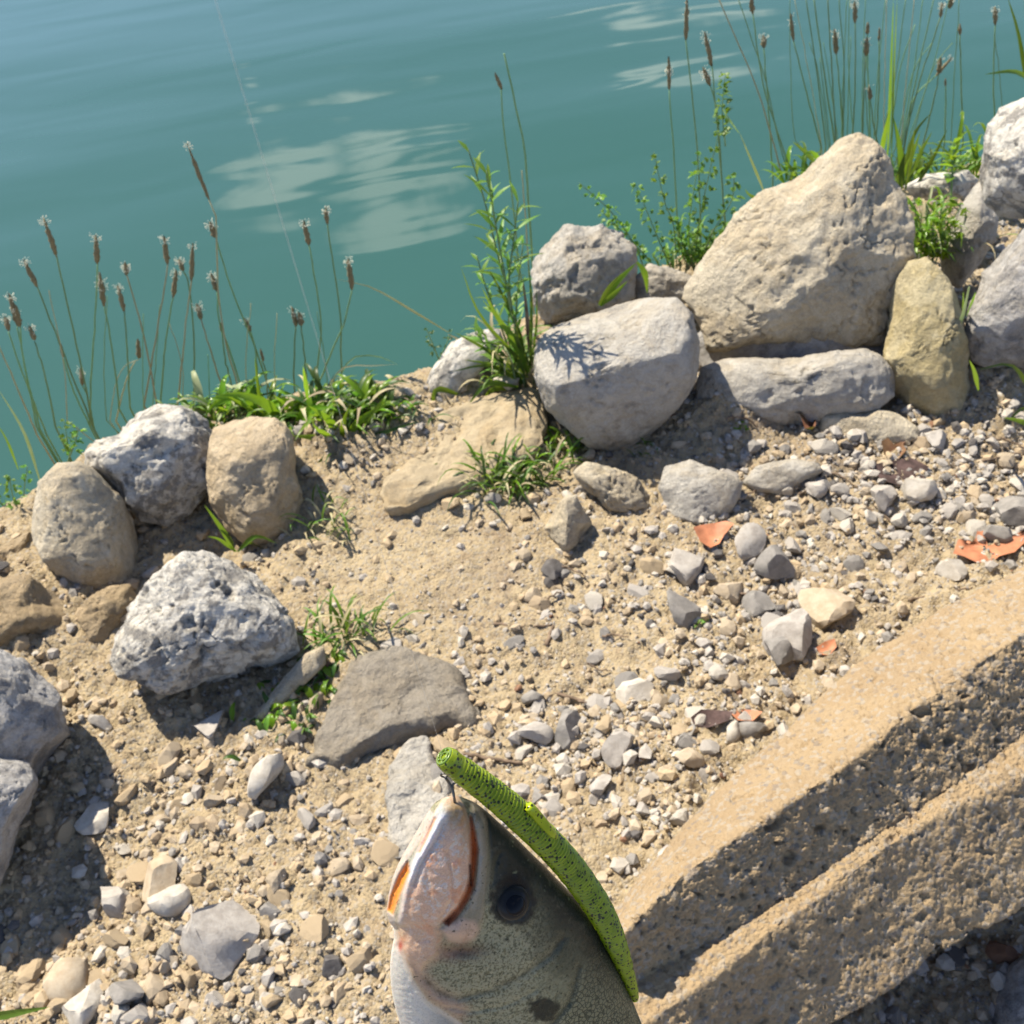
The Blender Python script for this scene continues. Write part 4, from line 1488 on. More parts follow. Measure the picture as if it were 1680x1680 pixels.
grass_clump('grass_tuft', 'sparse grass sprouting above the brown-grey sunken stone', 'grass tuft', (575, 1045), 50, .11, 'blade', .006, 1.1, 7, .045, mats=['blade', 'weed_leaf', 'straw', 'dark_leaf'], squash=.4)
grass_clump('weed_clump', 'small-leaved green weed in the gap left of the brown-grey sunken stone', 'weed', (480, 1165), 70, .04, 'weed_leaf', .012, .9, 8, .035, mats=['weed_leaf', 'dark_leaf', 'dark_leaf', 'bright_leaf'])
grass_clump('weed_clump', 'little weeds climbing between pale stone ridge and brown-grey sunken stone', 'weed', (530, 1100), 36, .04, 'weed_leaf', .010, .9, 9, .02, mats=['weed_leaf', 'dark_leaf', 'bright_leaf'])
tuft('grass_tuft', 'few long blades at the foot of the rounded tan rock', 'grass tuft', [
    ([(385, 905), (365, 870), (335, 828)], .012), ([(390, 905), (420, 880), (455, 892)], .011), ([(388, 905), (360, 885), (340, 880)], .009), ([(392, 903), (410, 890), (440, 905)], .010, 'dark_leaf'),
    ([(385, 900), (375, 880), (350, 855)], .008, 'dark_leaf')], (388, 910), z=.0)
grass_clump('grass_tuft', 'dry and green grass at the right side of the rounded tan rock', 'grass tuft', (530, 870), 40, .09, 'straw', .005, 1.1, 11, .03, mats=['straw', 'straw', 'blade', 'weed_leaf'])
tuft('grass_tuft', 'single wide green blade at the bottom left corner', 'grass tuft', [([(-30, 1672), (20, 1662), (82, 1652)], .014), ([(-30, 1680), (10, 1672), (50, 1668)], .010)], (-30, 1676), z=.0)
tuft('grass_tuft', 'blades of grass at the right edge below the dark grey boulder', 'grass tuft', [
    ([(1700, 700), (1670, 690), (1645, 685)], .012), ([(1710, 690), (1680, 670), (1655, 690)], .014, 'dark_leaf'), ([(1700, 660), (1660, 600), (1600, 608)], .010, 'dark_leaf'),
    ([(1605, 640), (1598, 610), (1590, 590)], .010)], (1705, 700), z=.0)
tuft('grass_tuft', 'two straw-coloured blades arching over the upright yellowish rock', 'grass tuft', [
    ([(1590, 470), (1575, 530), (1545, 580), (1500, 640)], .009, 'pale_blade'), ([(1580, 480), (1578, 520), (1572, 545)], .010, 'blade'), ([(1600, 480), (1592, 500), (1585, 520)], .010, 'weed_leaf')], (1592, 480), z=.25)
tuft('grass_tuft', 'dark arching blade hanging in at the upper right corner', 'grass tuft', [
    ([(1700, 140), (1665, 118), (1615, 122)], .014, 'blade'), ([(1690, 170), (1672, 60), (1652, -8)], .012, 'dark_leaf'), ([(1694, 160), (1685, 60), (1680, -5)], .012, 'dark_leaf')], (1700, 200), z=.1)
tuft('grass_tuft', 'green and yellow blade leaves between the two front boulders of the rock wall', 'grass tuft', [
    ([(985, 500), (1010, 465), (1045, 430)], .018, 'bright_leaf'), ([(985, 502), (1010, 480), (1030, 460)], .014, 'blade'), ([(1045, 430), (1058, 450), (1062, 482)], .016, 'bright_leaf'),
    ([(982, 500), (1000, 470), (1020, 448)], .012, 'dark_leaf')], (985, 505), z=.12)
tuft('tall_grass', 'tall thick green grass blades rising behind the triangular boulder', 'grass', [
    ([(1462, 260), (1465, 130), (1472, -6)], .013, 'weed_leaf'), ([(1455, 270), (1460, 150), (1466, -6)], .010, 'weed_leaf'), ([(1480, 290), (1500, 220), (1528, 185)], .013, 'dark_leaf'),
    ([(1445, 260), (1450, 225), (1460, 180)], .014, 'bright_leaf'), ([(1480, 300), (1475, 240), (1465, 190)], .018, 'blade'), ([(1490, 300), (1510, 250), (1530, 215)], .014, 'dark_leaf'),
    ([(1485, 310), (1495, 250), (1500, 210)], .018, 'dark_leaf'), ([(1470, 310), (1490, 270), (1510, 215)], .016, 'blade'), ([(1500, 310), (1530, 260), (1555, 210)], .012, 'dark_leaf'),
    ([(1340, 270), (1320, 250), (1300, 232)], .016, 'blade'), ([(1350, 270), (1330, 250), (1312, 260)], .014, 'bright_leaf'), ([(1475, 320), (1478, 280), (1485, 250)], .022, 'dark_leaf')], (1475, 320), z=.12)
tuft('grass_tuft', 'pale bent stem with a whitish blade left of the triangular boulder', 'grass tuft', [
    ([(1255, 318), (1240, 280), (1212, 215)], .008, 'pale_blade'), ([(1212, 218), (1195, 195), (1178, 165)], .006, 'stalk'), ([(1250, 330), (1230, 320), (1222, 310)], .010, 'weed_leaf')], (1257, 325), z=.08)
tuft('grass_tuft', 'pale dry blades slanting up at the left edge of the water', 'grass tuft', [
    ([(66, 790), (40, 710), (-5, 635)], .008, 'pale_blade'), ([(30, 770), (10, 720), (-10, 690)], .006, 'blade')], (66, 800), z=-.02)
tuft('dry_stem', 'long pale dry blade bending over the water left of the narrow-leaved weed', 'grass', [
    ([(735, 545), (680, 512), (610, 472), (550, 458)], .006, 'straw'), ([(735, 548), (760, 560), (800, 575)], .006, 'straw')], (740, 560), z=.0)
tuft('dry_stem', 'thin bent dry stem drooping over the water above the white wedge of rock', 'grass', [
    ([(530, 660), (560, 605), (610, 600), (652, 598)], .004, 'straw'), ([(545, 650), (575, 590), (620, 585), (655, 600)], .004, 'stalk'), ([(520, 665), (535, 640), (550, 610)], .004, 'twig')], (530, 675), z=.0)


def leafy_weed(name, label, stems, base, leaf_L, leaf_w, mat, n, seed, z=0.0, cat='weed', frac=(.15, 1.0), up=.8, tri=False):
    """a branching weed: stems (pixel paths) with short leaves all along them"""
    rng = np.random.default_rng(seed)
    p = ray_at_z(*base, z)
    loc = np.array([p[0], p[1], gz(p[0], p[1]) if abs(z) < 1e-6 else z])
    root = empty(name, loc)
    tag(root, label, cat)
    for k, pts in enumerate(stems):
        C = pix_curve(pts, p[1] + rng.normal(0, .02), rng.normal(0, .03), 20)
        V, F = tube(C, np.linspace(1, .45, 20) * (.0019 if tri else .0030), 5)
        st = mesh_obj('stem', V, F, MAT['stalk'], root)
        T = np.gradient(C, axis=0)
        if tri:
            mb = MB()
        for j in range(n):
            s = frac[0] + (frac[1] - frac[0]) * (j + rng.uniform(0, .9)) / n
            i = min(int(s * 19), 18)
            q = C[i] + (C[i + 1] - C[i]) * (s * 19 - i)
            t = T[i] / np.linalg.norm(T[i])
            a = j * 2.4 + rng.normal(0, .3)
            rd = np.cross(t, np.array([math.cos(a), math.sin(a), .2]))
            rd /= np.linalg.norm(rd)
            l = leaf_L * rng.uniform(.6, 1.15) * (1.0 if s < .85 else .8)
            for q2 in range(3 if tri else 1):
                dv = rd + t * up * rng.uniform(.6, 1.3) + (rng.normal(0, .7, 3) if tri else 0)
                dv /= np.linalg.norm(dv)
                ss = np.linspace(0, 1, 6)
                o = q + (rd * l * .6 if tri else 0)
                P = o + np.outer(ss * l, dv)
                P[:, 2] -= l * .22 * ss ** 2
                V, F = blade(P, leaf_w * rng.uniform(.7, 1.2), up=t + .01, fold=.3, peak=.4)
                if tri:
                    mb.add(V, F)
                else:
                    mesh_obj('leaf', V, F, MAT[mat], root)
        if tri:
            o_ = mb.build('leaflets', MAT[mat], st)
            o_['kind'] = 'stuff'
    return root


leafy_weed('narrow_leaved_weed', 'tall weed with narrow pointed leaves standing before the water at the centre', [
    [(862, 640), (850, 570), (838, 500), (812, 400), (795, 330), (768, 245)], [(840, 520), (822, 420), (808, 340), (798, 280)], [(850, 560), (835, 470), (842, 400), (850, 330)]],
    (862, 650), .072, .0105, 'weed_leaf', 30, 1, z=.02, frac=(.1, 1.0), up=.9)
tuft('grass_tuft', 'dark long grass around the foot of the tall narrow-leaved weed', 'grass tuft', [
    ([(865, 610), (830, 540), (790, 490)], .014, 'blade'), ([(868, 610), (845, 560), (815, 520), (790, 470)], .016, 'blade'), ([(865, 620), (850, 540), (800, 440), (783, 445)], .010, 'dark_leaf'),
    ([(872, 600), (865, 520), (858, 455)], .012, 'twig'), ([(870, 605), (872, 500), (866, 420)], .009, 'dark_leaf'), ([(860, 620), (800, 575), (745, 545)], .012, 'dark_leaf'),
    ([(860, 625), (800, 600), (740, 610)], .010, 'dark_leaf'), ([(858, 630), (810, 600), (760, 590)], .010, 'blade'), ([(850, 635), (800, 630), (765, 668)], .014, 'blade'),
    ([(845, 640), (805, 640), (790, 680)], .012, 'bright_leaf'), ([(862, 615), (830, 570), (775, 560)], .008, 'blade'), ([(872, 590), (880, 530), (880, 470)], .007, 'dark_leaf'),
    ([(760, 650), (715, 640), (712, 690)], .014, 'blade'), ([(865, 600), (790, 520), (755, 435)], .007, 'blade'), ([(870, 600), (850, 560), (848, 520)], .012, 'dark_leaf'),
    ([(860, 630), (840, 610), (790, 625)], .014, 'dark_leaf'), ([(862, 635), (850, 590), (820, 560)], .014, 'dark_leaf')], (865, 640), z=.02)
plantain((872, 430), 'two bare green reed stems beside the narrow-leaved weed, one with a small red-brown tip', [
    ([(873, 430), (862, 260), (845, 170), (827, 88)], None, dict(r=.0027)),
    ([(850, 430), (838, 300), (826, 210), (822, 143)], ((823, 146), (812, 120)), dict(an=0, rr=.005, r=.0022)),
    ([(868, 450), (862, 360), (856, 280)], None, dict(r=.0018))], leaves=0, z=.02, seed=16)
leafy_weed('clover_weed', 'feathery small-leaved weed over the water, left of the big triangular boulder', [
    [(1060, 450), (1040, 400), (1000, 345), (950, 300)], [(1100, 440), (1075, 380), (1050, 320), (1040, 300)], [(1110, 440), (1105, 370), (1090, 330), (1073, 250)], [(1080, 445), (1050, 410), (1010, 370), (985, 345)]],
    (1090, 450), .018, .011, 'weed_leaf', 26, 2, z=.02, frac=(.1, 1.0), tri=True)
leafy_weed('clover_weed', 'taller feathery weed with yellowish buds touching the triangular boulder', [
    [(1140, 440), (1145, 380), (1160, 300), (1180, 215)], [(1140, 440), (1130, 380), (1140, 300), (1150, 250)], [(1145, 440), (1170, 380), (1200, 330), (1205, 285)], [(1142, 440), (1120, 400), (1110, 360)],
    [(1190, 240), (1185, 180), (1190, 120)], [(1142, 445), (1160, 420), (1185, 390), (1190, 370)]],
    (1140, 450), .018, .011, 'weed_leaf', 28, 3, z=.02, frac=(.1, 1.0), tri=True)
leafy_weed('clover_weed', 'small feathery weed at the left edge beside the oval rock', [
    [(30, 850), (20, 810), (15, 780)], [(35, 855), (40, 800), (45, 765)], [(20, 850), (-5, 815), (-10, 790)], [(115, 760), (110, 720), (105, 690)], [(110, 760), (125, 720), (128, 700)]],
    (35, 860), .014, .008, 'weed_leaf', 12, 4, z=-.03, frac=(.2, 1.0), tri=True)
leafy_weed('clover_weed', 'thin feathery sprig by the water left of the white wedge of rock', [
    [(720, 590), (708, 560), (700, 540)], [(715, 600), (730, 570), (742, 540)]], (718, 610), .012, .006, 'dark_leaf', 9, 5, z=.0, frac=(.2, 1.0), tri=True)
leafy_weed('nettle_weed', 'bright star of pointed leaves beside the topmost boulder', [
    [(1560, 330), (1562, 290), (1563, 262), (1566, 232)]], (1560, 340), .062, .022, 'bright_leaf', 18, 6, z=.14, frac=(.35, 1.0), up=.35)
leafy_weed('weed_clump', 'loose yellow-green weed in the gap right of the triangular boulder', [
    [(1520, 430), (1505, 370), (1500, 325)], [(1525, 430), (1520, 370), (1525, 320)], [(1530, 430), (1540, 370), (1550, 320)], [(1535, 430), (1550, 390), (1575, 340)], [(1520, 430), (1510, 390), (1512, 350)],
    [(1530, 430), (1530, 390), (1535, 350)], [(1525, 440), (1540, 400), (1560, 360)]],
    (1527, 440), .034, .009, 'bright_leaf', 13, 7, z=.08, frac=(.05, 1.0), tri=True)
grass_clump('weed_clump', 'tiny green sprout at the foot of the dark-sided wedge of stone', 'weed', (1152, 1030), 14, .022, 'weed_leaf', .008, .8, 12, .008)
grass_clump('weed_clump', 'tiny green seedling in the dirt before the long low rock', 'weed', (1212, 730), 10, .018, 'bright_leaf', .008, .8, 13, .006)
grass_clump('grass_tuft', 'short green sprigs at the foot of the smooth grey boulder', 'grass tuft', (1060, 738), 14, .04, 'blade', .004, 1, 14, .02)

grass_clump('grass_tuft', 'low green grass on the bank edge behind the mottled boulder', 'grass tuft', (330, 690), 44, .10, 'blade', .008, .8, 21, .05, mats=['blade', 'bright_leaf', 'dark_leaf'])
grass_clump('grass_tuft', 'green grass on the bank edge between the leafy clump and the tan rock', 'grass tuft', (520, 700), 90, .13, 'bright_leaf', .013, .7, 22, .06, mats=['blade', 'bright_leaf', 'bright_leaf', 'dark_leaf', 'straw'], squash=.5)
grass_clump('grass_tuft', 'green grass around the left end of the tan slab', 'grass tuft', (640, 715), 54, .09, 'blade', .009, .8, 23, .04, mats=['blade', 'bright_leaf', 'dark_leaf'], squash=.5)
grass_clump('grass_tuft', 'dark green grass at the water left of the largest boulder', 'grass tuft', (1150, 440), 70, .12, 'blade', .009, 1.0, 24, .04, mats=['blade', 'weed_leaf', 'dark_leaf'], squash=.5)
grass_clump('grass_tuft', 'dense dark grass right behind the peak of the largest boulder', 'grass tuft', (1480, 310), 60, .16, 'dark_leaf', .011, 1.1, 25, .05, mats=['blade', 'weed_leaf', 'dark_leaf', 'dark_leaf'], squash=.5)

grass_clump('grass_tuft', 'mass of dark grass blades around the root of the tall narrow-leaved weed', 'grass tuft', (850, 640), 46, .17, 'blade', .009, 1.2, 31, .03, mats=['blade', 'dark_leaf', 'dark_leaf', 'weed_leaf', 'straw', 'pale_blade'], squash=.5)
tuft('plantain_rosette', 'spray of glossy bright leaves leaning over the top of the rounded tan rock', 'plant', [
    ([(470, 700), (440, 665), (395, 648), (352, 650)], .026, 'bright_leaf'), ([(475, 702), (470, 665), (448, 648)], .022, 'bright_leaf'), ([(480, 705), (510, 672), (545, 668)], .026, 'bright_leaf'),
    ([(480, 705), (520, 690), (575, 690)], .026, 'bright_leaf'), ([(475, 708), (505, 715), (540, 738)], .024, 'bright_leaf'), ([(470, 700), (455, 690), (420, 690)], .022, 'bright_leaf'),
    ([(478, 702), (490, 670), (500, 650)], .018, 'bright_leaf'), ([(470, 705), (440, 690), (415, 668)], .02, 'blade')], (474, 712), z=.0)

rs = random.Random(5)
plantain((1400, 235), 'thin green stems without heads crowding the dense stand behind the largest boulder', [
    ([(bx + rs.uniform(-4, 4), 240), (bx + (tx - bx) * .5 + rs.uniform(-5, 5), 120), (tx, rs.choice([-5, -5, 40, 70]))], None, dict(r=rs.uniform(.0011, .0018)))
    for bx, tx in [(1350 + 12 * i_, 1300 + 22 * i_ + rs.uniform(-12, 12)) for i_ in range(13)]], seed=40, leaves=10, L=.16, z=.05, up=1.0)
plantain((330, 690), 'thin bare stems rising between the plantains at the left', [
    ([(bx, 690), (bx - 6 + rs.uniform(-6, 6), 600), (bx - 14 + rs.uniform(-16, 16), rs.uniform(470, 600))], None, dict(r=.0011, mat=rs.choice(['stalk', 'stalk', 'straw'])))
    for bx in (110, 175, 235, 300, 345, 410, 455, 540)], seed=41, leaves=0)
grass_clump('grass_tuft', 'bright grass on the left shoulder of the largest boulder', 'grass tuft', (1310, 300), 34, .12, 'bright_leaf', .012, 1.0, 41, .03, mats=['bright_leaf', 'blade'], z=.06, squash=.5)
grass_clump('grass_tuft', 'bright yellow-green grass in the gap beside the largest boulder', 'grass tuft', (1530, 405), 90, .15, 'bright_leaf', .008, 1.2, 42, .04, mats=['bright_leaf', 'weed_leaf', 'straw', 'pale_blade', 'bright_leaf'], z=.12, squash=.5)

grass_clump('grass_tuft', 'broad bright leaves spilling behind the mottled boulder and the rounded tan rock', 'grass tuft', (390, 690), 60, .13, 'bright_leaf', .016, .9, 51, .05, mats=['bright_leaf', 'bright_leaf', 'blade', 'pale_blade'], squash=.5)
grass_clump('grass_tuft', 'bright leaves reaching the foot of the tan rock behind the plantain leaves', 'grass tuft', (590, 705), 50, .12, 'bright_leaf', .015, .8, 52, .05, mats=['bright_leaf', 'bright_leaf', 'dark_leaf', 'straw'], squash=.5)
grass_clump('grass_tuft', 'tall bright grass at the far right between slanting rock and topmost boulder', 'grass tuft', (1590, 290), 44, .16, 'bright_leaf', .012, 1.2, 53, .05, mats=['bright_leaf', 'blade', 'weed_leaf'], z=.1, squash=.5)
leafy_weed('narrow_leaved_weed', 'shorter narrow-leaved weed leaning left at the foot of the tall one', [
    [(850, 640), (830, 560), (800, 480), (782, 420)], [(855, 640), (845, 560), (850, 470), (858, 400)], [(848, 640), (815, 590), (780, 545)]],
    (852, 650), .06, .011, 'weed_leaf', 22, 11, z=.02, frac=(.15, 1.0), up=.9)

# ------------------------------------------------------------------ the bass hanging from the line
D0 = 0.42                     # metres from the camera to the fish
PXM = D0 / FPX                # one photograph pixel at that distance, in metres


def fish_pt(px, py, w):
    """photograph pixel and nearness (in pixels) to a place in the world"""
    px, py, w = np.broadcast_arrays(np.asarray(px, float), np.asarray(py, float), np.asarray(w, float))
    dep = D0 - w * PXM
    a, b = (px - 840) / FPX * dep, -(py - 840) / FPX * dep
    return CPOS + a[..., None] * CR + b[..., None] * CU + dep[..., None] * FWD


EDGE = np.array([
    (1305.5, 740, 746), (1307, 733, 754), (1310, 725, 764), (1315, 716, 776), (1322, 709, 787), (1332, 702, 800), (1345, 694, 814), (1360, 686, 831), (1380, 674, 852), (1400, 662, 872), (1420, 652, 893),
    (1440, 644, 912), (1470, 637, 942), (1497, 634, 964), (1512, 638, 975), (1522, 646, 980), (1540, 646, 989), (1560, 642, 999), (1580, 640, 1009), (1600, 640, 1019), (1620, 642, 1028),
    (1640, 645, 1037), (1660, 650, 1045), (1680, 656, 1053), (1720, 668, 1067), (1800, 700, 1091), (1900, 745, 1117), (2000, 795, 1139), (2150, 880, 1164), (2300, 965, 1181), (2450, 1035, 1180),
    (2550, 1062, 1182), (2600, 1070, 1184)])
TILT, ROLLED, THK = 0.75, 0.42, 0.60


def edges(y):
    return np.interp(y, EDGE[:, 0], EDGE[:, 1]), np.interp(y, EDGE[:, 0], EDGE[:, 2])


def axis_w(y):
    return -TILT * (np.asarray(y, float) - 1310)


def base_w(px, py, front=1.0):
    l, r = edges(py)
    mid, hw = (l + r) / 2, (r - l) / 2
    xi = np.clip((px - mid) / np.maximum(hw, 1e-3), -1, 1)
    return axis_w(py) - ROLLED * xi * hw + front * THK * hw * np.sqrt(np.maximum(0, 1 - xi * xi))


def poly_dist(px, py, pts):
    d = np.full(px.shape, 1e9)
    for (x0, y0), (x1, y1) in zip(pts[:-1], pts[1:]):
        ex, ey = x1 - x0, y1 - y0
        t = np.clip(((px - x0) * ex + (py - y0) * ey) / (ex * ex + ey * ey + 1e-9), 0, 1)
        d = np.minimum(d, np.hypot(px - x0 - t * ex, py - y0 - t * ey))
    return d


def poly_mask(px, py, pts, soft):
    ins = np.zeros(px.shape, bool)
    q = pts + [pts[0]]
    for (x0, y0), (x1, y1) in zip(q[:-1], q[1:]):
        c = ((y0 > py) != (y1 > py)) & (px < (x1 - x0) * (py - y0) / (y1 - y0 + 1e-12) + x0)
        ins ^= c
    d = poly_dist(px, py, q)
    return sstep(np.where(ins, d, -d), -soft, soft)


def line_g(px, py, pts, w):
    return np.exp(-(poly_dist(px, py, pts) / w) ** 2)


def blob(px, py, cx, cy, rx, ry):
    return np.exp(-((px - cx) / rx) ** 2 - ((py - cy) / ry) ** 2)


JAW = [(730, 1306), (748, 1302), (762, 1325), (770, 1350), (773, 1390), (772, 1432), (765, 1462), (750, 1490), (730, 1508), (722, 1516), (722, 1545), (716, 1566), (690, 1590), (668, 1570), (655, 1545),
       (655, 1505), (664, 1455), (684, 1396), (705, 1345)]
LIP = [(726, 1340), (700, 1386), (682, 1418), (672, 1442), (664, 1466), (656, 1512)]
CREASE = [(728, 1352), (717, 1378), (700, 1402), (689, 1424), (681, 1450)]
OR_L1 = [(713, 1344), (700, 1374), (688, 1398)]
OR_L = [(669, 1414), (672, 1431), (656, 1467), (644, 1500), (635, 1494), (641, 1468), (655, 1436)]
OR_R = [(772, 1340), (778, 1362), (783, 1393), (780, 1424), (777, 1452), (768, 1474), (751, 1500), (736, 1516), (728, 1512), (752, 1487), (766, 1460), (772, 1437), (773, 1393)]
MAXI = [(775, 1318), (786, 1328), (797, 1350), (803, 1400), (801, 1440), (796, 1480), (791, 1512), (781, 1537), (757, 1549), (736, 1543), (724, 1526), (731, 1519), (749, 1510), (767, 1487), (779, 1456), (784, 1430),
        (783, 1394), (774, 1360)]
BELLY = [(560, 1508), (648, 1521), (654, 1541), (663, 1572), (676, 1609), (700, 1643), (746, 1674), (800, 1720), (900, 2200), (560, 2200)]
GILL = [(654, 1541), (663, 1572), (676, 1609), (700, 1643), (746, 1674), (790, 1705)]
PREOP = [(696, 1606), (722, 1629), (752, 1638), (808, 1625), (854, 1601), (900, 1569), (924, 1539)]
PREOP2 = [(716, 1650), (770, 1660), (830, 1650), (880, 1625)]
OPERC = [(950, 1585), (944, 1612), (934, 1645), (908, 1678), (880, 1695)]


def relief(px, py):
    r = 7 * poly_mask(px, py, JAW, 6) + 9 * poly_mask(px, py, JAW, 26)
    r += 5 * line_g(px, py, LIP, 7) - 3 * line_g(px, py, CREASE, 5)
    r -= 12 * poly_mask(px, py, OR_L, 5) + 5 * line_g(px, py, OR_L1, 4) + 14 * poly_mask(px, py, OR_R, 5)
    r += 5 * poly_mask(px, py, MAXI, 5) + 5 * poly_mask(px, py, MAXI, 14) + 11 * blob(px, py, 750, 1528, 17, 14) - 3 * line_g(px, py, [(800, 1345), (804, 1400), (802, 1440), (797, 1480)], 3)
    r -= 9 * blob(px, py, 755, 1560, 26, 10)
    r -= 3 * line_g(px, py, [(733, 1400), (742, 1440), (742, 1475), (728, 1500)], 3)
    r -= 10 * poly_mask(px, py, BELLY, 7)
    r += 4 * line_g(px, py, [(665, 1560), (680, 1600), (706, 1635), (750, 1664)], 8)
    r += 9 * blob(px, py, 800, 1580, 62, 36)
    r -= (4.5 + 2 * np.sin(px / 23)) * line_g(px, py, PREOP, 7) + 3 * line_g(px, py, PREOP2, 4) + 5 * line_g(px, py, OPERC, 5)
    r += 5 * blob(px, py, 850, 1640, 60, 30)
    e = np.hypot((px - 840), (py - 1479) / 1.04)
    r += -8 * np.exp(-(e / 26) ** 2) + 2 * np.exp(-((e - 36) / 8) ** 2)
    r -= 2.5 * line_g(px, py, [(820, 1400), (812, 1420), (808, 1450)], 4)
    r -= 3 * blob(px, py, 655, 1551, 5, 9)
    r -= 2 * line_g(px, py, [(700, 1430), (705, 1480), (700, 1540)], 6)
    return r


def fish_colour(px, py, xi, P):
    n1 = fbm(P, 260, 4, .6)
    n2 = fbm(P, 900, 3, .65)
    n3 = fbm(P, 90, 3)
    n4 = fbm(P * np.array([1.0, 1.0, .45]), 620, 3, .6, ridged=True)
    C = np.zeros((len(px), 3))

    def lay(mask, col):
        C[:] = C * (1 - mask[:, None]) + np.array(col) * mask[:, None]
    # gold-olive side, mottled fine and dark
    C[:] = (.165, .152, .088)
    lay(sstep(n1, -.2, .8) * .6, (.235, .225, .135))
    lay(sstep(n4, .15, .6) * .8, (.33, .315, .205))
    lay(sstep(n2 + .35 * n1, .0, .5) * .7, (.055, .057, .036))
    back = sstep(xi + .14 * n3 + .05 * n1, .15, .58)
    lay(back * .86, (.045, .049, .036))
    lay(sstep(xi + .05 * n1, .70, .93), (.018, .020, .016))
    # forehead and snout above the eye
    fh = poly_mask(px, py, [(775, 1300), (870, 1330), (1010, 1500), (980, 1545), (915, 1520), (880, 1440), (805, 1470), (797, 1400)], 16)
    lay(fh * .9, (.036, .038, .030))
    lay(sstep(n1, .25, .8) * fh * .5, (.095, .095, .070))
    low = sstep(py, 1545, 1660) * sstep(xi, -.05, .45)
    lay(low * sstep(n4, -.1, .5) * .65, (.27, .255, .15))
    lay(low * sstep(-n4, -.1, .5) * .7, (.028, .031, .022))
    # belly, throat, gill edge
    bl = poly_mask(px, py, BELLY, 6)
    lay(bl, (.60, .57, .50))
    lay(bl * sstep(n2, .2, .8) * .5, (.33, .33, .31))
    lay(bl * sstep(py, 1600, 1680) * sstep(px, 680, 740) * .7, (.20, .20, .18))
    ge = line_g(px, py, [(666, 1552), (684, 1600), (708, 1630), (752, 1658)], 17) * (1 - bl)
    lay(ge * .75, (.47, .31, .215))
    lay(line_g(px, py, GILL, 3) * .5, (.50, .46, .42))
    fl = sstep(py, 1485, 1525)
    jw = poly_mask(px, py, JAW, 3) * (1 - fl) + poly_mask(px, py, JAW, 18) * fl * .85
    lay(jw, (.62, .40, .275))
    lay(jw * sstep(n1 + .5 * n2, .1, .7) * .7, (.60, .56, .50))
    lay(jw * sstep(fbm(P + 4, 120, 3), .2, .6) * .6, (.60, .25, .12))
    lay(jw * sstep(px + 14 * n3, 742, 770) * sstep(py, 1440, 1340) * .7, (.30, .20, .11))
    lay(jw * blob(px, py, 744, 1334, 20, 30) * .9, (.22, .165, .085))
    lay(jw * blob(px, py, 722, 1328, 11, 18) * .85, (.36, .42, .38))
    lay(jw * sstep(px, 750, 772) * sstep(py, 1400, 1440) * .5, (.34, .19, .13))
    lay(jw * fl * sstep(n1, -.2, .5) * .5, (.58, .33, .21))
    lay(line_g(px, py, LIP[:4], 8.5) * .93, (.50, .53, .58))
    lay(line_g(px, py, LIP[3:], 5.5) * .8, (.48, .44, .41))
    lay(line_g(px, py, [(728, 1352), (720, 1384), (706, 1408), (694, 1440)], 8) * sstep(n2, -.4, .4) * .6, (.42, .45, .47))
    lay(line_g(px, py, CREASE, 2.2) * .4, (.24, .22, .22))
    far = poly_mask(px, py, [(634, 1522), (632, 1470), (650, 1415), (684, 1350), (704, 1325), (714, 1340), (696, 1366), (668, 1414), (655, 1436), (641, 1470), (636, 1494), (648, 1500), (648, 1524)], 3)
    lay(far * .9, (.47, .40, .34))
    lay(far * sstep(n2, .1, .7) * .4, (.52, .50, .46))
    mx = poly_mask(px, py, MAXI, 6)
    lay(mx * .9, (.215, .19, .14))
    lay(mx * sstep(n1 + .4 * n2, .0, .6) * .6, (.27, .245, .19))
    lay(line_g(px, py, [(786, 1350), (790, 1400), (786, 1450), (776, 1490)], 4) * .5, (.33, .30, .25))
    kn = poly_mask(px, py, [(724, 1526), (735, 1514), (755, 1508), (778, 1512), (786, 1525), (778, 1540), (757, 1549), (736, 1543)], 7)
    lay(kn * .85, (.54, .37, .27))
    lay(kn * sstep(n1, .0, .6) * sstep(px, 745, 775) * .6, (.27, .18, .11))
    lay(line_g(px, py, OR_L1, 2.6) * .75, (.52, .24, .10))
    lay(poly_mask(px, py, OR_L, 3), (.72, .24, .04))
    lay(poly_mask(px, py, OR_L, 9) * sstep(n2, .0, .6) * .35, (.55, .33, .20))
    lay(poly_mask(px, py, OR_R, 4.5), (.52, .13, .035))
    lay(poly_mask(px, py, OR_R, 5) * sstep(py, 1460, 1500) * .5, (.45, .19, .10))
    lay(line_g(px, py, [(771, 1420), (773, 1452)], 2.6) * .85, (.03, .015, .012))
    # recess beneath the jaw hinge, its shadow painted on in brown
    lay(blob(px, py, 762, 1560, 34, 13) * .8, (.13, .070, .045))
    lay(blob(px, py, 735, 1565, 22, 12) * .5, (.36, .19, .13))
    lay(blob(px, py, 657, 1551, 4, 9), (.42, .055, .03))
    # eye surround, gill-cover blotch, grooves
    e = np.hypot(px - 842, (py - 1479) / 1.05)
    lay(sstep(e + 6 * n1, 44, 33) * .9, (.026, .027, .026))
    lay(blob(px, py, 844, 1446, 27, 22) * .92, (.010, .011, .013))  # shade over the top of the eye, painted as a near-black patch
    lay(sstep(blob(px, py, 893, 1654, 30, 24) + .22 * n1, .3, .65) * .92, (.022, .025, .022))
    lay(line_g(px, py, PREOP, 4.5) * (.3 + .35 * sstep(n1, -.3, .5)), (.055, .05, .035))
    lay(line_g(px, py, OPERC, 5) * .5, (.045, .045, .032))
    lay(line_g(px, py, [(958, 1590), (952, 1618), (940, 1652)], 4) * .4, (.25, .24, .15))
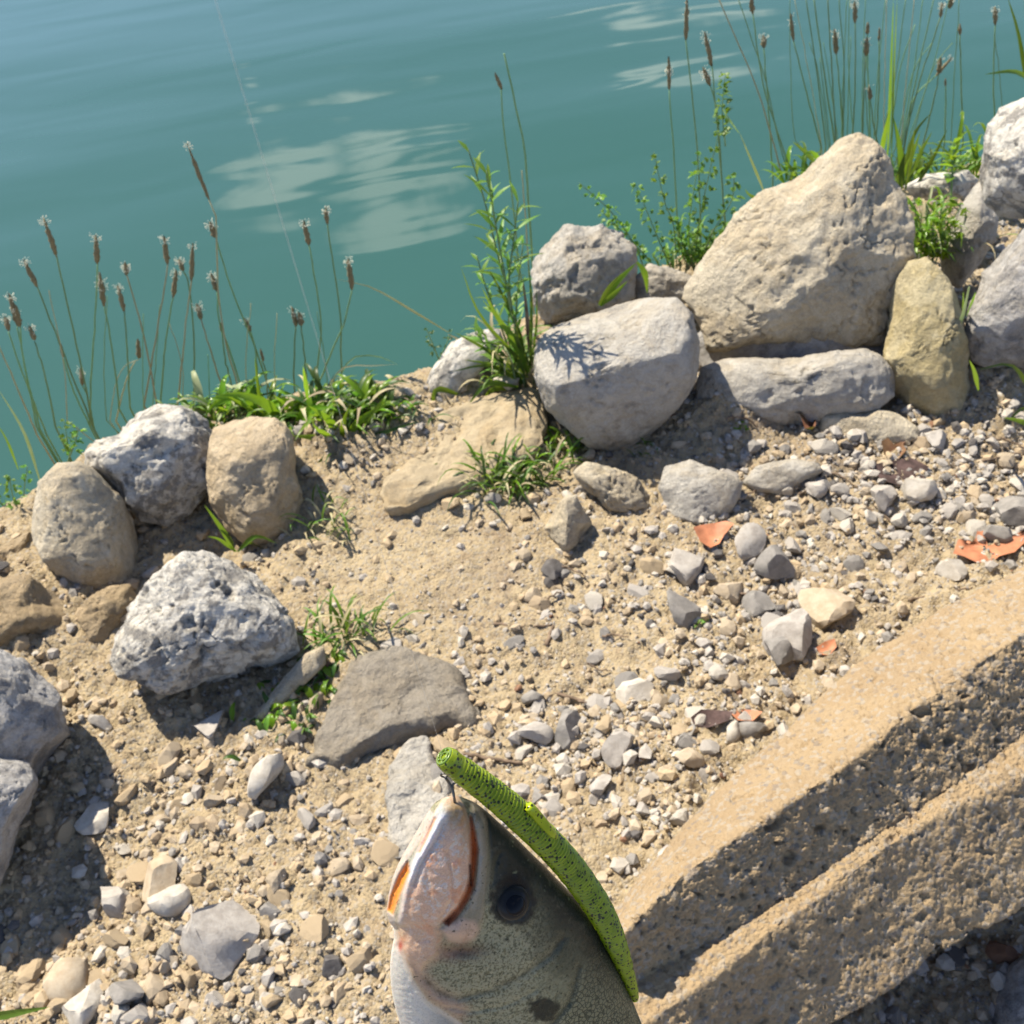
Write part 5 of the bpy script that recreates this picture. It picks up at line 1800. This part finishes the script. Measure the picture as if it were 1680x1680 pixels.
    sp = sstep(fbm(P + 3, 480, 2), .66, .78)
    lay(sp * .75 * (1 - .85 * jw) * (1 - .7 * bl), (.020, .021, .016))
    hl = sstep(fbm(P + 8, 300, 2), .70, .85) * np.maximum(fh, back * .6)
    lay(hl * .7, (.20, .21, .12))
    return np.clip(C, .006, .85)


def fish_mat():
    m, t, b = new_mat('bass_skin')
    at = t.add('ShaderNodeAttribute', attribute_name='skin')
    sc = t.add('ShaderNodeAttribute', attribute_name='scaly')
    v = coords(t, shift=False)
    n = t.noise(v, 1400, 3, .6)
    vs = t.voro(v, 430, 'DISTANCE_TO_EDGE')
    edge = t.math('MULTIPLY', t.math('SUBTRACT', 1.0, t.step(vs, 0.02, 0.16)), sc.outputs['Fac'])
    c = t.mix(t.math('MULTIPLY', edge, .85), at.outputs['Color'], (.045, .05, .035))
    c = t.mix(t.math('MULTIPLY', t.step(n, .35, .7), .35), c, t.mix(1.0, c, (.45, .45, .42), 'MULTIPLY'))
    t.put(b.inputs['Base Color'], c)
    t.put(b.inputs['Roughness'], t.math('ADD', .20, t.math('MULTIPLY', n, .15)))
    b.inputs['IOR'].default_value = 1.14
    b.inputs['Specular IOR Level'].default_value = .5
    wet = t.add('ShaderNodeAttribute', attribute_name='wet')
    t.put(b.inputs['Coat Weight'], t.math('ADD', t.math('MULTIPLY', wet.outputs['Fac'], .45), .05))
    b.inputs['Coat Roughness'].default_value = .07
    b.inputs['Subsurface Weight'].default_value = .3
    b.inputs['Subsurface Radius'].default_value = (.006, .003, .0018)
    b.inputs['Subsurface Scale'].default_value = .5
    h = t.math('ADD', t.math('MULTIPLY', n, .5), t.math('MULTIPLY', t.math('MULTIPLY', t.step(vs, 0, .3), sc.outputs['Fac']), 1.2))
    t.put(b.inputs['Normal'], t.bump(h, .35, .0006))
    return m


def build_fish():
    ys = np.concatenate([1305.5 + np.linspace(0, 1, 16)[1:] ** 2 * 14.5, np.arange(1321.5, 1705, 1.5), np.arange(1710, 2601, 14)])
    nf, nb = 250, 50
    # angles: dense on the side towards the path
    ph = np.concatenate([np.arccos(np.linspace(1, -1, nf)), -np.linspace(math.pi, 0, nb + 2)[1:-1] + 0])
    front = np.concatenate([np.ones(nf), np.zeros(nb)])
    n = len(ph)
    Y, PH = np.meshgrid(ys, ph, indexing='ij')
    FR = np.broadcast_to(front, Y.shape)
    l, r = edges(Y)
    mid, hw = (l + r) / 2, (r - l) / 2
    XI = np.cos(PH)
    PX = mid + hw * XI
    Wd = axis_w(Y) - ROLLED * XI * hw + THK * hw * np.sin(PH)
    rl = relief(PX.ravel(), Y.ravel()).reshape(Y.shape)
    fade = sstep(np.sin(PH), .0, .30) * FR * sstep(Y, 1306, 1330)
    Wd = Wd + rl * fade
    P = fish_pt(PX, Y, Wd).reshape(-1, 3)
    P += ((FR * sstep(np.sin(PH), 0, .4)).ravel() * .00022 * fbm(P, 350, 3))[:, None] * (-FWD)
    tip = fish_pt(743, 1305, axis_w(1305))
    tail = fish_pt(1128, 2606, axis_w(2606))
    V = np.vstack([P, tip, tail])
    m = len(ys)
    i, j = np.meshgrid(np.arange(m - 1), np.arange(n), indexing='ij')
    j2 = (j + 1) % n
    Q = np.stack([i * n + j, (i + 1) * n + j, (i + 1) * n + j2, i * n + j2], -1).reshape(-1, 4).tolist()
    F = [tuple(q) for q in Q]
    F += [(m * n, k, (k + 1) % n) for k in range(n)]
    F += [(m * n + 1, (m - 1) * n + (k + 1) % n, (m - 1) * n + k) for k in range(n)]
    root = empty('bass', fish_pt(840, 1480, axis_w(1480)))
    tag(root, 'olive and white largemouth bass hanging head up with orange gill edges showing', 'fish')
    o = mesh_obj('body', V, F, fish_mat(), root)
    xi = XI.ravel()
    col = fish_colour(PX.ravel(), Y.ravel(), xi, P)
    # the far flank: dark back to pale belly
    bk = (FR.ravel() < .5)
    u = sstep(xi, -.7, .8)[:, None]
    col[bk] = ((1 - u) * np.array([.55, .55, .5]) + u * np.array([.06, .065, .05]))[bk]
    col = np.vstack([col, [.34, .27, .15], [.1, .1, .08]])
    ca = o.data.attributes.new('skin', 'FLOAT_COLOR', 'POINT')
    ca.data.foreach_set('color', np.hstack([col, np.ones((len(col), 1))]).astype(np.float32).ravel())
    sc = sstep(PX.ravel() + .55 * (Y.ravel() - 1600), 925, 975) * sstep(Y.ravel(), 1500, 1560)
    sc = np.maximum(sc, sstep(Y.ravel(), 1690, 1720)) * (1 - .75 * poly_mask(PX.ravel(), Y.ravel(), BELLY, 8))
    sa = o.data.attributes.new('scaly', 'FLOAT', 'POINT')
    sa.data.foreach_set('value', np.concatenate([sc, [0, 0]]).astype(np.float32))

    wet = poly_mask(PX.ravel(), Y.ravel(), JAW, 8) + poly_mask(PX.ravel(), Y.ravel(), MAXI, 8) * .7 + poly_mask(PX.ravel(), Y.ravel(), BELLY, 8) * .3
    wa_ = o.data.attributes.new('wet', 'FLOAT', 'POINT')
    wa_.data.foreach_set('value', np.concatenate([np.clip(wet, 0, 1) * FR.ravel(), [0, 0]]).astype(np.float32))
    # eye
    ew = float(base_w(np.array([838.0]), np.array([1479.0]))[0]) - 5
    nrm = -FWD * .86 + CR * .30 + CU * .12
    nrm /= np.linalg.norm(nrm)
    a = np.cross(nrm, CU)
    a /= np.linalg.norm(a)
    b2 = np.cross(nrm, a)
    ec = fish_pt(841, 1480, ew)
    S, Fi = ICO[5]

    def em():
        mt, t, b = new_mat('eye_iris')
        at = t.add('ShaderNodeAttribute', attribute_name='ring')
        n_ = t.noise(coords(t), 1500, 3, .6)
        c = t.mix(t.step(at.outputs['Fac'], .60, .80), (.020, .021, .024), (.030, .029, .027))
        c = t.mix(t.step(at.outputs['Fac'], .86, .95), c, (.06, .057, .05))
        c = t.mix(t.math('MULTIPLY', n_, .5), c, (.02, .02, .02))
        t.put(b.inputs['Base Color'], c)
        b.inputs['Roughness'].default_value = .2
        b.inputs['Specular IOR Level'].default_value = .06
        b.inputs['Coat Weight'].default_value = .03
        b.inputs['Coat Roughness'].default_value = .04
        return mt
    rE = 30 * PXM
    V = ec + rE * (S[:, :1] * a + S[:, 1:2] * b2 + .62 * S[:, 2:] * nrm)
    eye = mesh_obj('eye', V, Fi, em(), root)
    ra = eye.data.attributes.new('ring', 'FLOAT', 'POINT')
    ra.data.foreach_set('value', np.hypot(S[:, 0], S[:, 1]).astype(np.float32))
    k = S[:, 2] > .35
    S3, F3 = ICO[3]
    pm, t, b = new_mat('pupil_black')
    b.inputs['Base Color'].default_value = (.008, .009, .012, 1)
    b.inputs['Roughness'].default_value = .10
    b.inputs['Specular IOR Level'].default_value = .10
    b.inputs['Coat Weight'].default_value = .0
    pc = ec + nrm * rE * .50 - b2 * rE * -.05
    V = pc + rE * (.58 * S3[:, :1] * a + .58 * S3[:, 1:2] * b2 + .16 * S3[:, 2:] * nrm)
    mesh_obj('pupil', V, F3, pm, eye)

    # tail fin and back fin, below the picture
    fm = plain_mat('fin_membrane', (.12, .125, .085), .5, .3, 200)
    def fin(name, pts, thick, w_at):
        pts = [(x, y) for x, y in pts]
        n_ = len(pts)
        A = [fish_pt(x, y, w_at(x, y) + thick) for x, y in pts]
        B = [fish_pt(x, y, w_at(x, y) - thick) for x, y in pts]
        Fq = [tuple(range(n_)), tuple(range(2 * n_ - 1, n_ - 1, -1))] + [(i_, (i_ + 1) % n_, n_ + (i_ + 1) % n_, n_ + i_) for i_ in range(n_)]
        mesh_obj(name, np.array(A + B), Fq, fm, root, smooth=False)
    fin('tail_fin', [(1072, 2580), (1030, 2680), (1015, 2790), (1110, 2750), (1150, 2745), (1255, 2770), (1225, 2670), (1186, 2580)], 3, lambda x, y: axis_w(y) - .42 * (x - 1128))
    fin('dorsal_fin', [(1092, 1850), (1128, 1860), (1165, 1920), (1185, 2000), (1200, 2100), (1196, 2200), (1165, 2180), (1128, 2000)], 3,
        lambda x, y: axis_w(y) - ROLLED * (x - (edges(y)[0] + edges(y)[1]) / 2))
    return root


build_fish()


# ------------------------------------------------------------------ soft worm lure, hook and line
def lure_mat(name, ca, cb, fleck=True):
    m, t, b = new_mat(name)
    v = coords(t, shift=False)
    n = t.noise(v, 120, 3, .6)
    c = t.mix(t.step(n, .35, .65), ca, cb)
    if fleck:
        vo = t.add('ShaderNodeTexVoronoi', {'Vector': v, 'Scale': 620.0})
        sep = t.add('ShaderNodeSeparateColor', {0: vo.outputs['Color']})
        thr = t.math('MULTIPLY', t.step(sep.outputs[0], .15, .9), .46)
        f = t.math('LESS_THAN', vo.outputs['Distance'], thr)
        c = t.mix(t.math('MULTIPLY', f, .95), c, (.006, .012, .005))
        vo2 = t.add('ShaderNodeTexVoronoi', {'Vector': v, 'Scale': 800.0})
        sep2 = t.add('ShaderNodeSeparateColor', {0: vo2.outputs['Color']})
        f2 = t.math('LESS_THAN', vo2.outputs['Distance'], t.math('MULTIPLY', t.step(sep2.outputs[1], .6, 1.0), .40))
        c = t.mix(t.math('MULTIPLY', f2, .8), c, (.015, .03, .008))
    t.put(b.inputs['Base Color'], c)
    b.inputs['Roughness'].default_value = .22
    b.inputs['Specular IOR Level'].default_value = .5
    b.inputs['Transmission Weight'].default_value = .15
    b.inputs['IOR'].default_value = 1.38
    b.inputs['Subsurface Weight'].default_value = .5
    b.inputs['Subsurface Radius'].default_value = (.8, 1.0, .12)
    b.inputs['Subsurface Scale'].default_value = .004
    t.put(b.inputs['Normal'], t.bump(t.noise(v, 900, 2, .5), .15, .0004))
    return m


def build_lure():
    path = [(729, 1241), (745, 1254), (762, 1267), (800, 1295), (840, 1328), (880, 1364), (920, 1405), (955, 1449), (988, 1500), (1012, 1552), (1028, 1594), (1040, 1630), (1042, 1640)]
    C = []
    for i, (x, y) in enumerate(path):
        s = i / (len(path) - 1)
        C.append(fish_pt(x, y, axis_w(y) + 16 - 88 * sstep(np.array(s), .35, .9)))
    N = 760
    C = spline(C, N)
    s = np.linspace(0, 1, N)
    r = np.interp(s, [0, .012, .05, .12, .25, .45, .6, .75, .88, .97, 1.0], [17, 19.5, 20.5, 22.5, 25, 25.5, 25, 21.5, 15, 10, 6]) * PXM
    L = np.concatenate([[0], np.cumsum(np.linalg.norm(np.diff(C, axis=0), axis=1))])
    ring = np.cos(2 * math.pi * L / (7.4 * PXM))
    r = r * (1 + .042 * ring * sstep(s, .02, .06) * sstep(s, 1.0, .97)) + .00008 * np.sin(L * 700)
    k = 32
    V, F = tube(C, r, k)
    root = mesh_obj('worm_lure', V, F, lure_mat('green_soft_plastic', (.165, .235, .006), (.24, .31, .009)), origin=C[N // 2])
    tag(root, 'speckled green soft plastic worm curved along the back of the bass', 'fishing lure')
    # blunt nose with its moulded rings
    ax = C[0] - C[6]
    ax /= np.linalg.norm(ax)
    sd = np.cross(ax, [0, 0, 1])
    sd /= np.linalg.norm(sd)
    up = np.cross(sd, ax)
    mb = MB()
    R_ = 17 * PXM
    for rad, tk, off in ((.82, .12, .06), (.42, .10, .05)):
        a = np.linspace(0, 2 * math.pi, 29)
        P = C[0] + ax * off * R_ + np.outer(np.cos(a), sd) * R_ * rad + np.outer(np.sin(a), up) * R_ * rad
        Vt, Ft = tube(P, np.full(29, tk * R_), 6, cap=False)
        mb.add(Vt, Ft)
    for a in np.arange(0, 6.2, 1.05):
        q = C[0] + (np.cos(a) * sd + np.sin(a) * up) * R_ * .62 + ax * .05 * R_
        Vt, Ft = ICO[2]
        mb.add(Vt * R_ * .15 * np.array([1, 1, .8]) + q, Ft)
    nm = lure_mat('green_soft_plastic_nose', (.10, .17, .03), (.16, .24, .06), False)
    mb.build('nose_rings', nm, root)
    # the clear slot where the hook point lies
    Pp = [(866, 1322), (880, 1338), (898, 1360), (918, 1386), (934, 1408)]
    Cs = spline([fish_pt(x, y, axis_w(y) + 16 + (6 if i < 3 else -8 * (i - 2))) for i, (x, y) in enumerate(Pp)], 40)
    Vt, Ft = tube(Cs, np.interp(np.linspace(0, 1, 40), [0, .06, .3, 1], [8, 9.5, 9.5, 5]) * PXM, 16)
    sm = lure_mat('clear_green_plastic', (.26, .34, .006), (.34, .42, .01), True)
    mesh_obj('hook_slot', Vt, Ft, sm, root)
    return C


WORM = build_lure()


def metal(name, col, rough):
    m, t, b = new_mat(name)
    b.inputs['Base Color'].default_value = (*col, 1)
    b.inputs['Metallic'].default_value = .9
    b.inputs['Roughness'].default_value = rough
    return m


def build_hook():
    hm = metal('black_nickel', (.10, .095, .09), .3)
    w0 = axis_w(1300) + 12
    P = spline([fish_pt(748, 1330, w0 - 6), fish_pt(745, 1308, w0 + 4), fish_pt(742, 1294, w0 + 6), fish_pt(736, 1283, w0 + 8), fish_pt(731, 1276, w0 + 12)], 22)
    V, F = tube(P, 2.3 * PXM, 8)
    mb = MB()
    mb.add(V, F)
    P = spline([fish_pt(742, 1294, w0 + 6), fish_pt(744, 1286, w0 + 6), fish_pt(752, 1282, w0 + 6), fish_pt(760, 1276, w0 + 2)], 14)
    V, F = tube(P, 2.0 * PXM, 8)
    mb.add(V, F)
    root = mb.build('fishing_hook', hm, origin=fish_pt(742, 1294, w0))
    tag(root, 'small black fishing hook through the lip of the bass', 'hook')
    a = np.linspace(0, 2 * math.pi, 21)
    c = fish_pt(729, 1272, w0 + 13)
    P = c + np.outer(np.cos(a), CR) * 5.5 * PXM + np.outer(np.sin(a), CU * .7 - FWD * .7) * 5.5 * PXM
    V, F = tube(P, 1.7 * PXM, 6, cap=False)
    mesh_obj('hook_eye', V, F, hm, root)


build_hook()


def build_line():
    m, t, b = new_mat('clear_monofilament')
    b.inputs['Base Color'].default_value = (.62, .62, .58, 1)
    b.inputs['Roughness'].default_value = .2
    b.inputs['Alpha'].default_value = .7
    A = fish_pt(723, 1226, axis_w(1226) + 30)
    B = A + np.array([0, 0, .75])
    V, F = tube(spline([A - np.array([0, 0, .006]), A, A + (B - A) * .5, B], 30), .000055, 6)
    o = mesh_obj('fishing_line', V, F, m, origin=A)
    tag(o, 'thin clear fishing line rising straight up from the head of the worm lure', 'fishing line')
    print('line at', [tuple(float(q[0]) for q in project(A + (B - A) * s)) for s in (0, .1, .2, .4, .6)])


build_line()
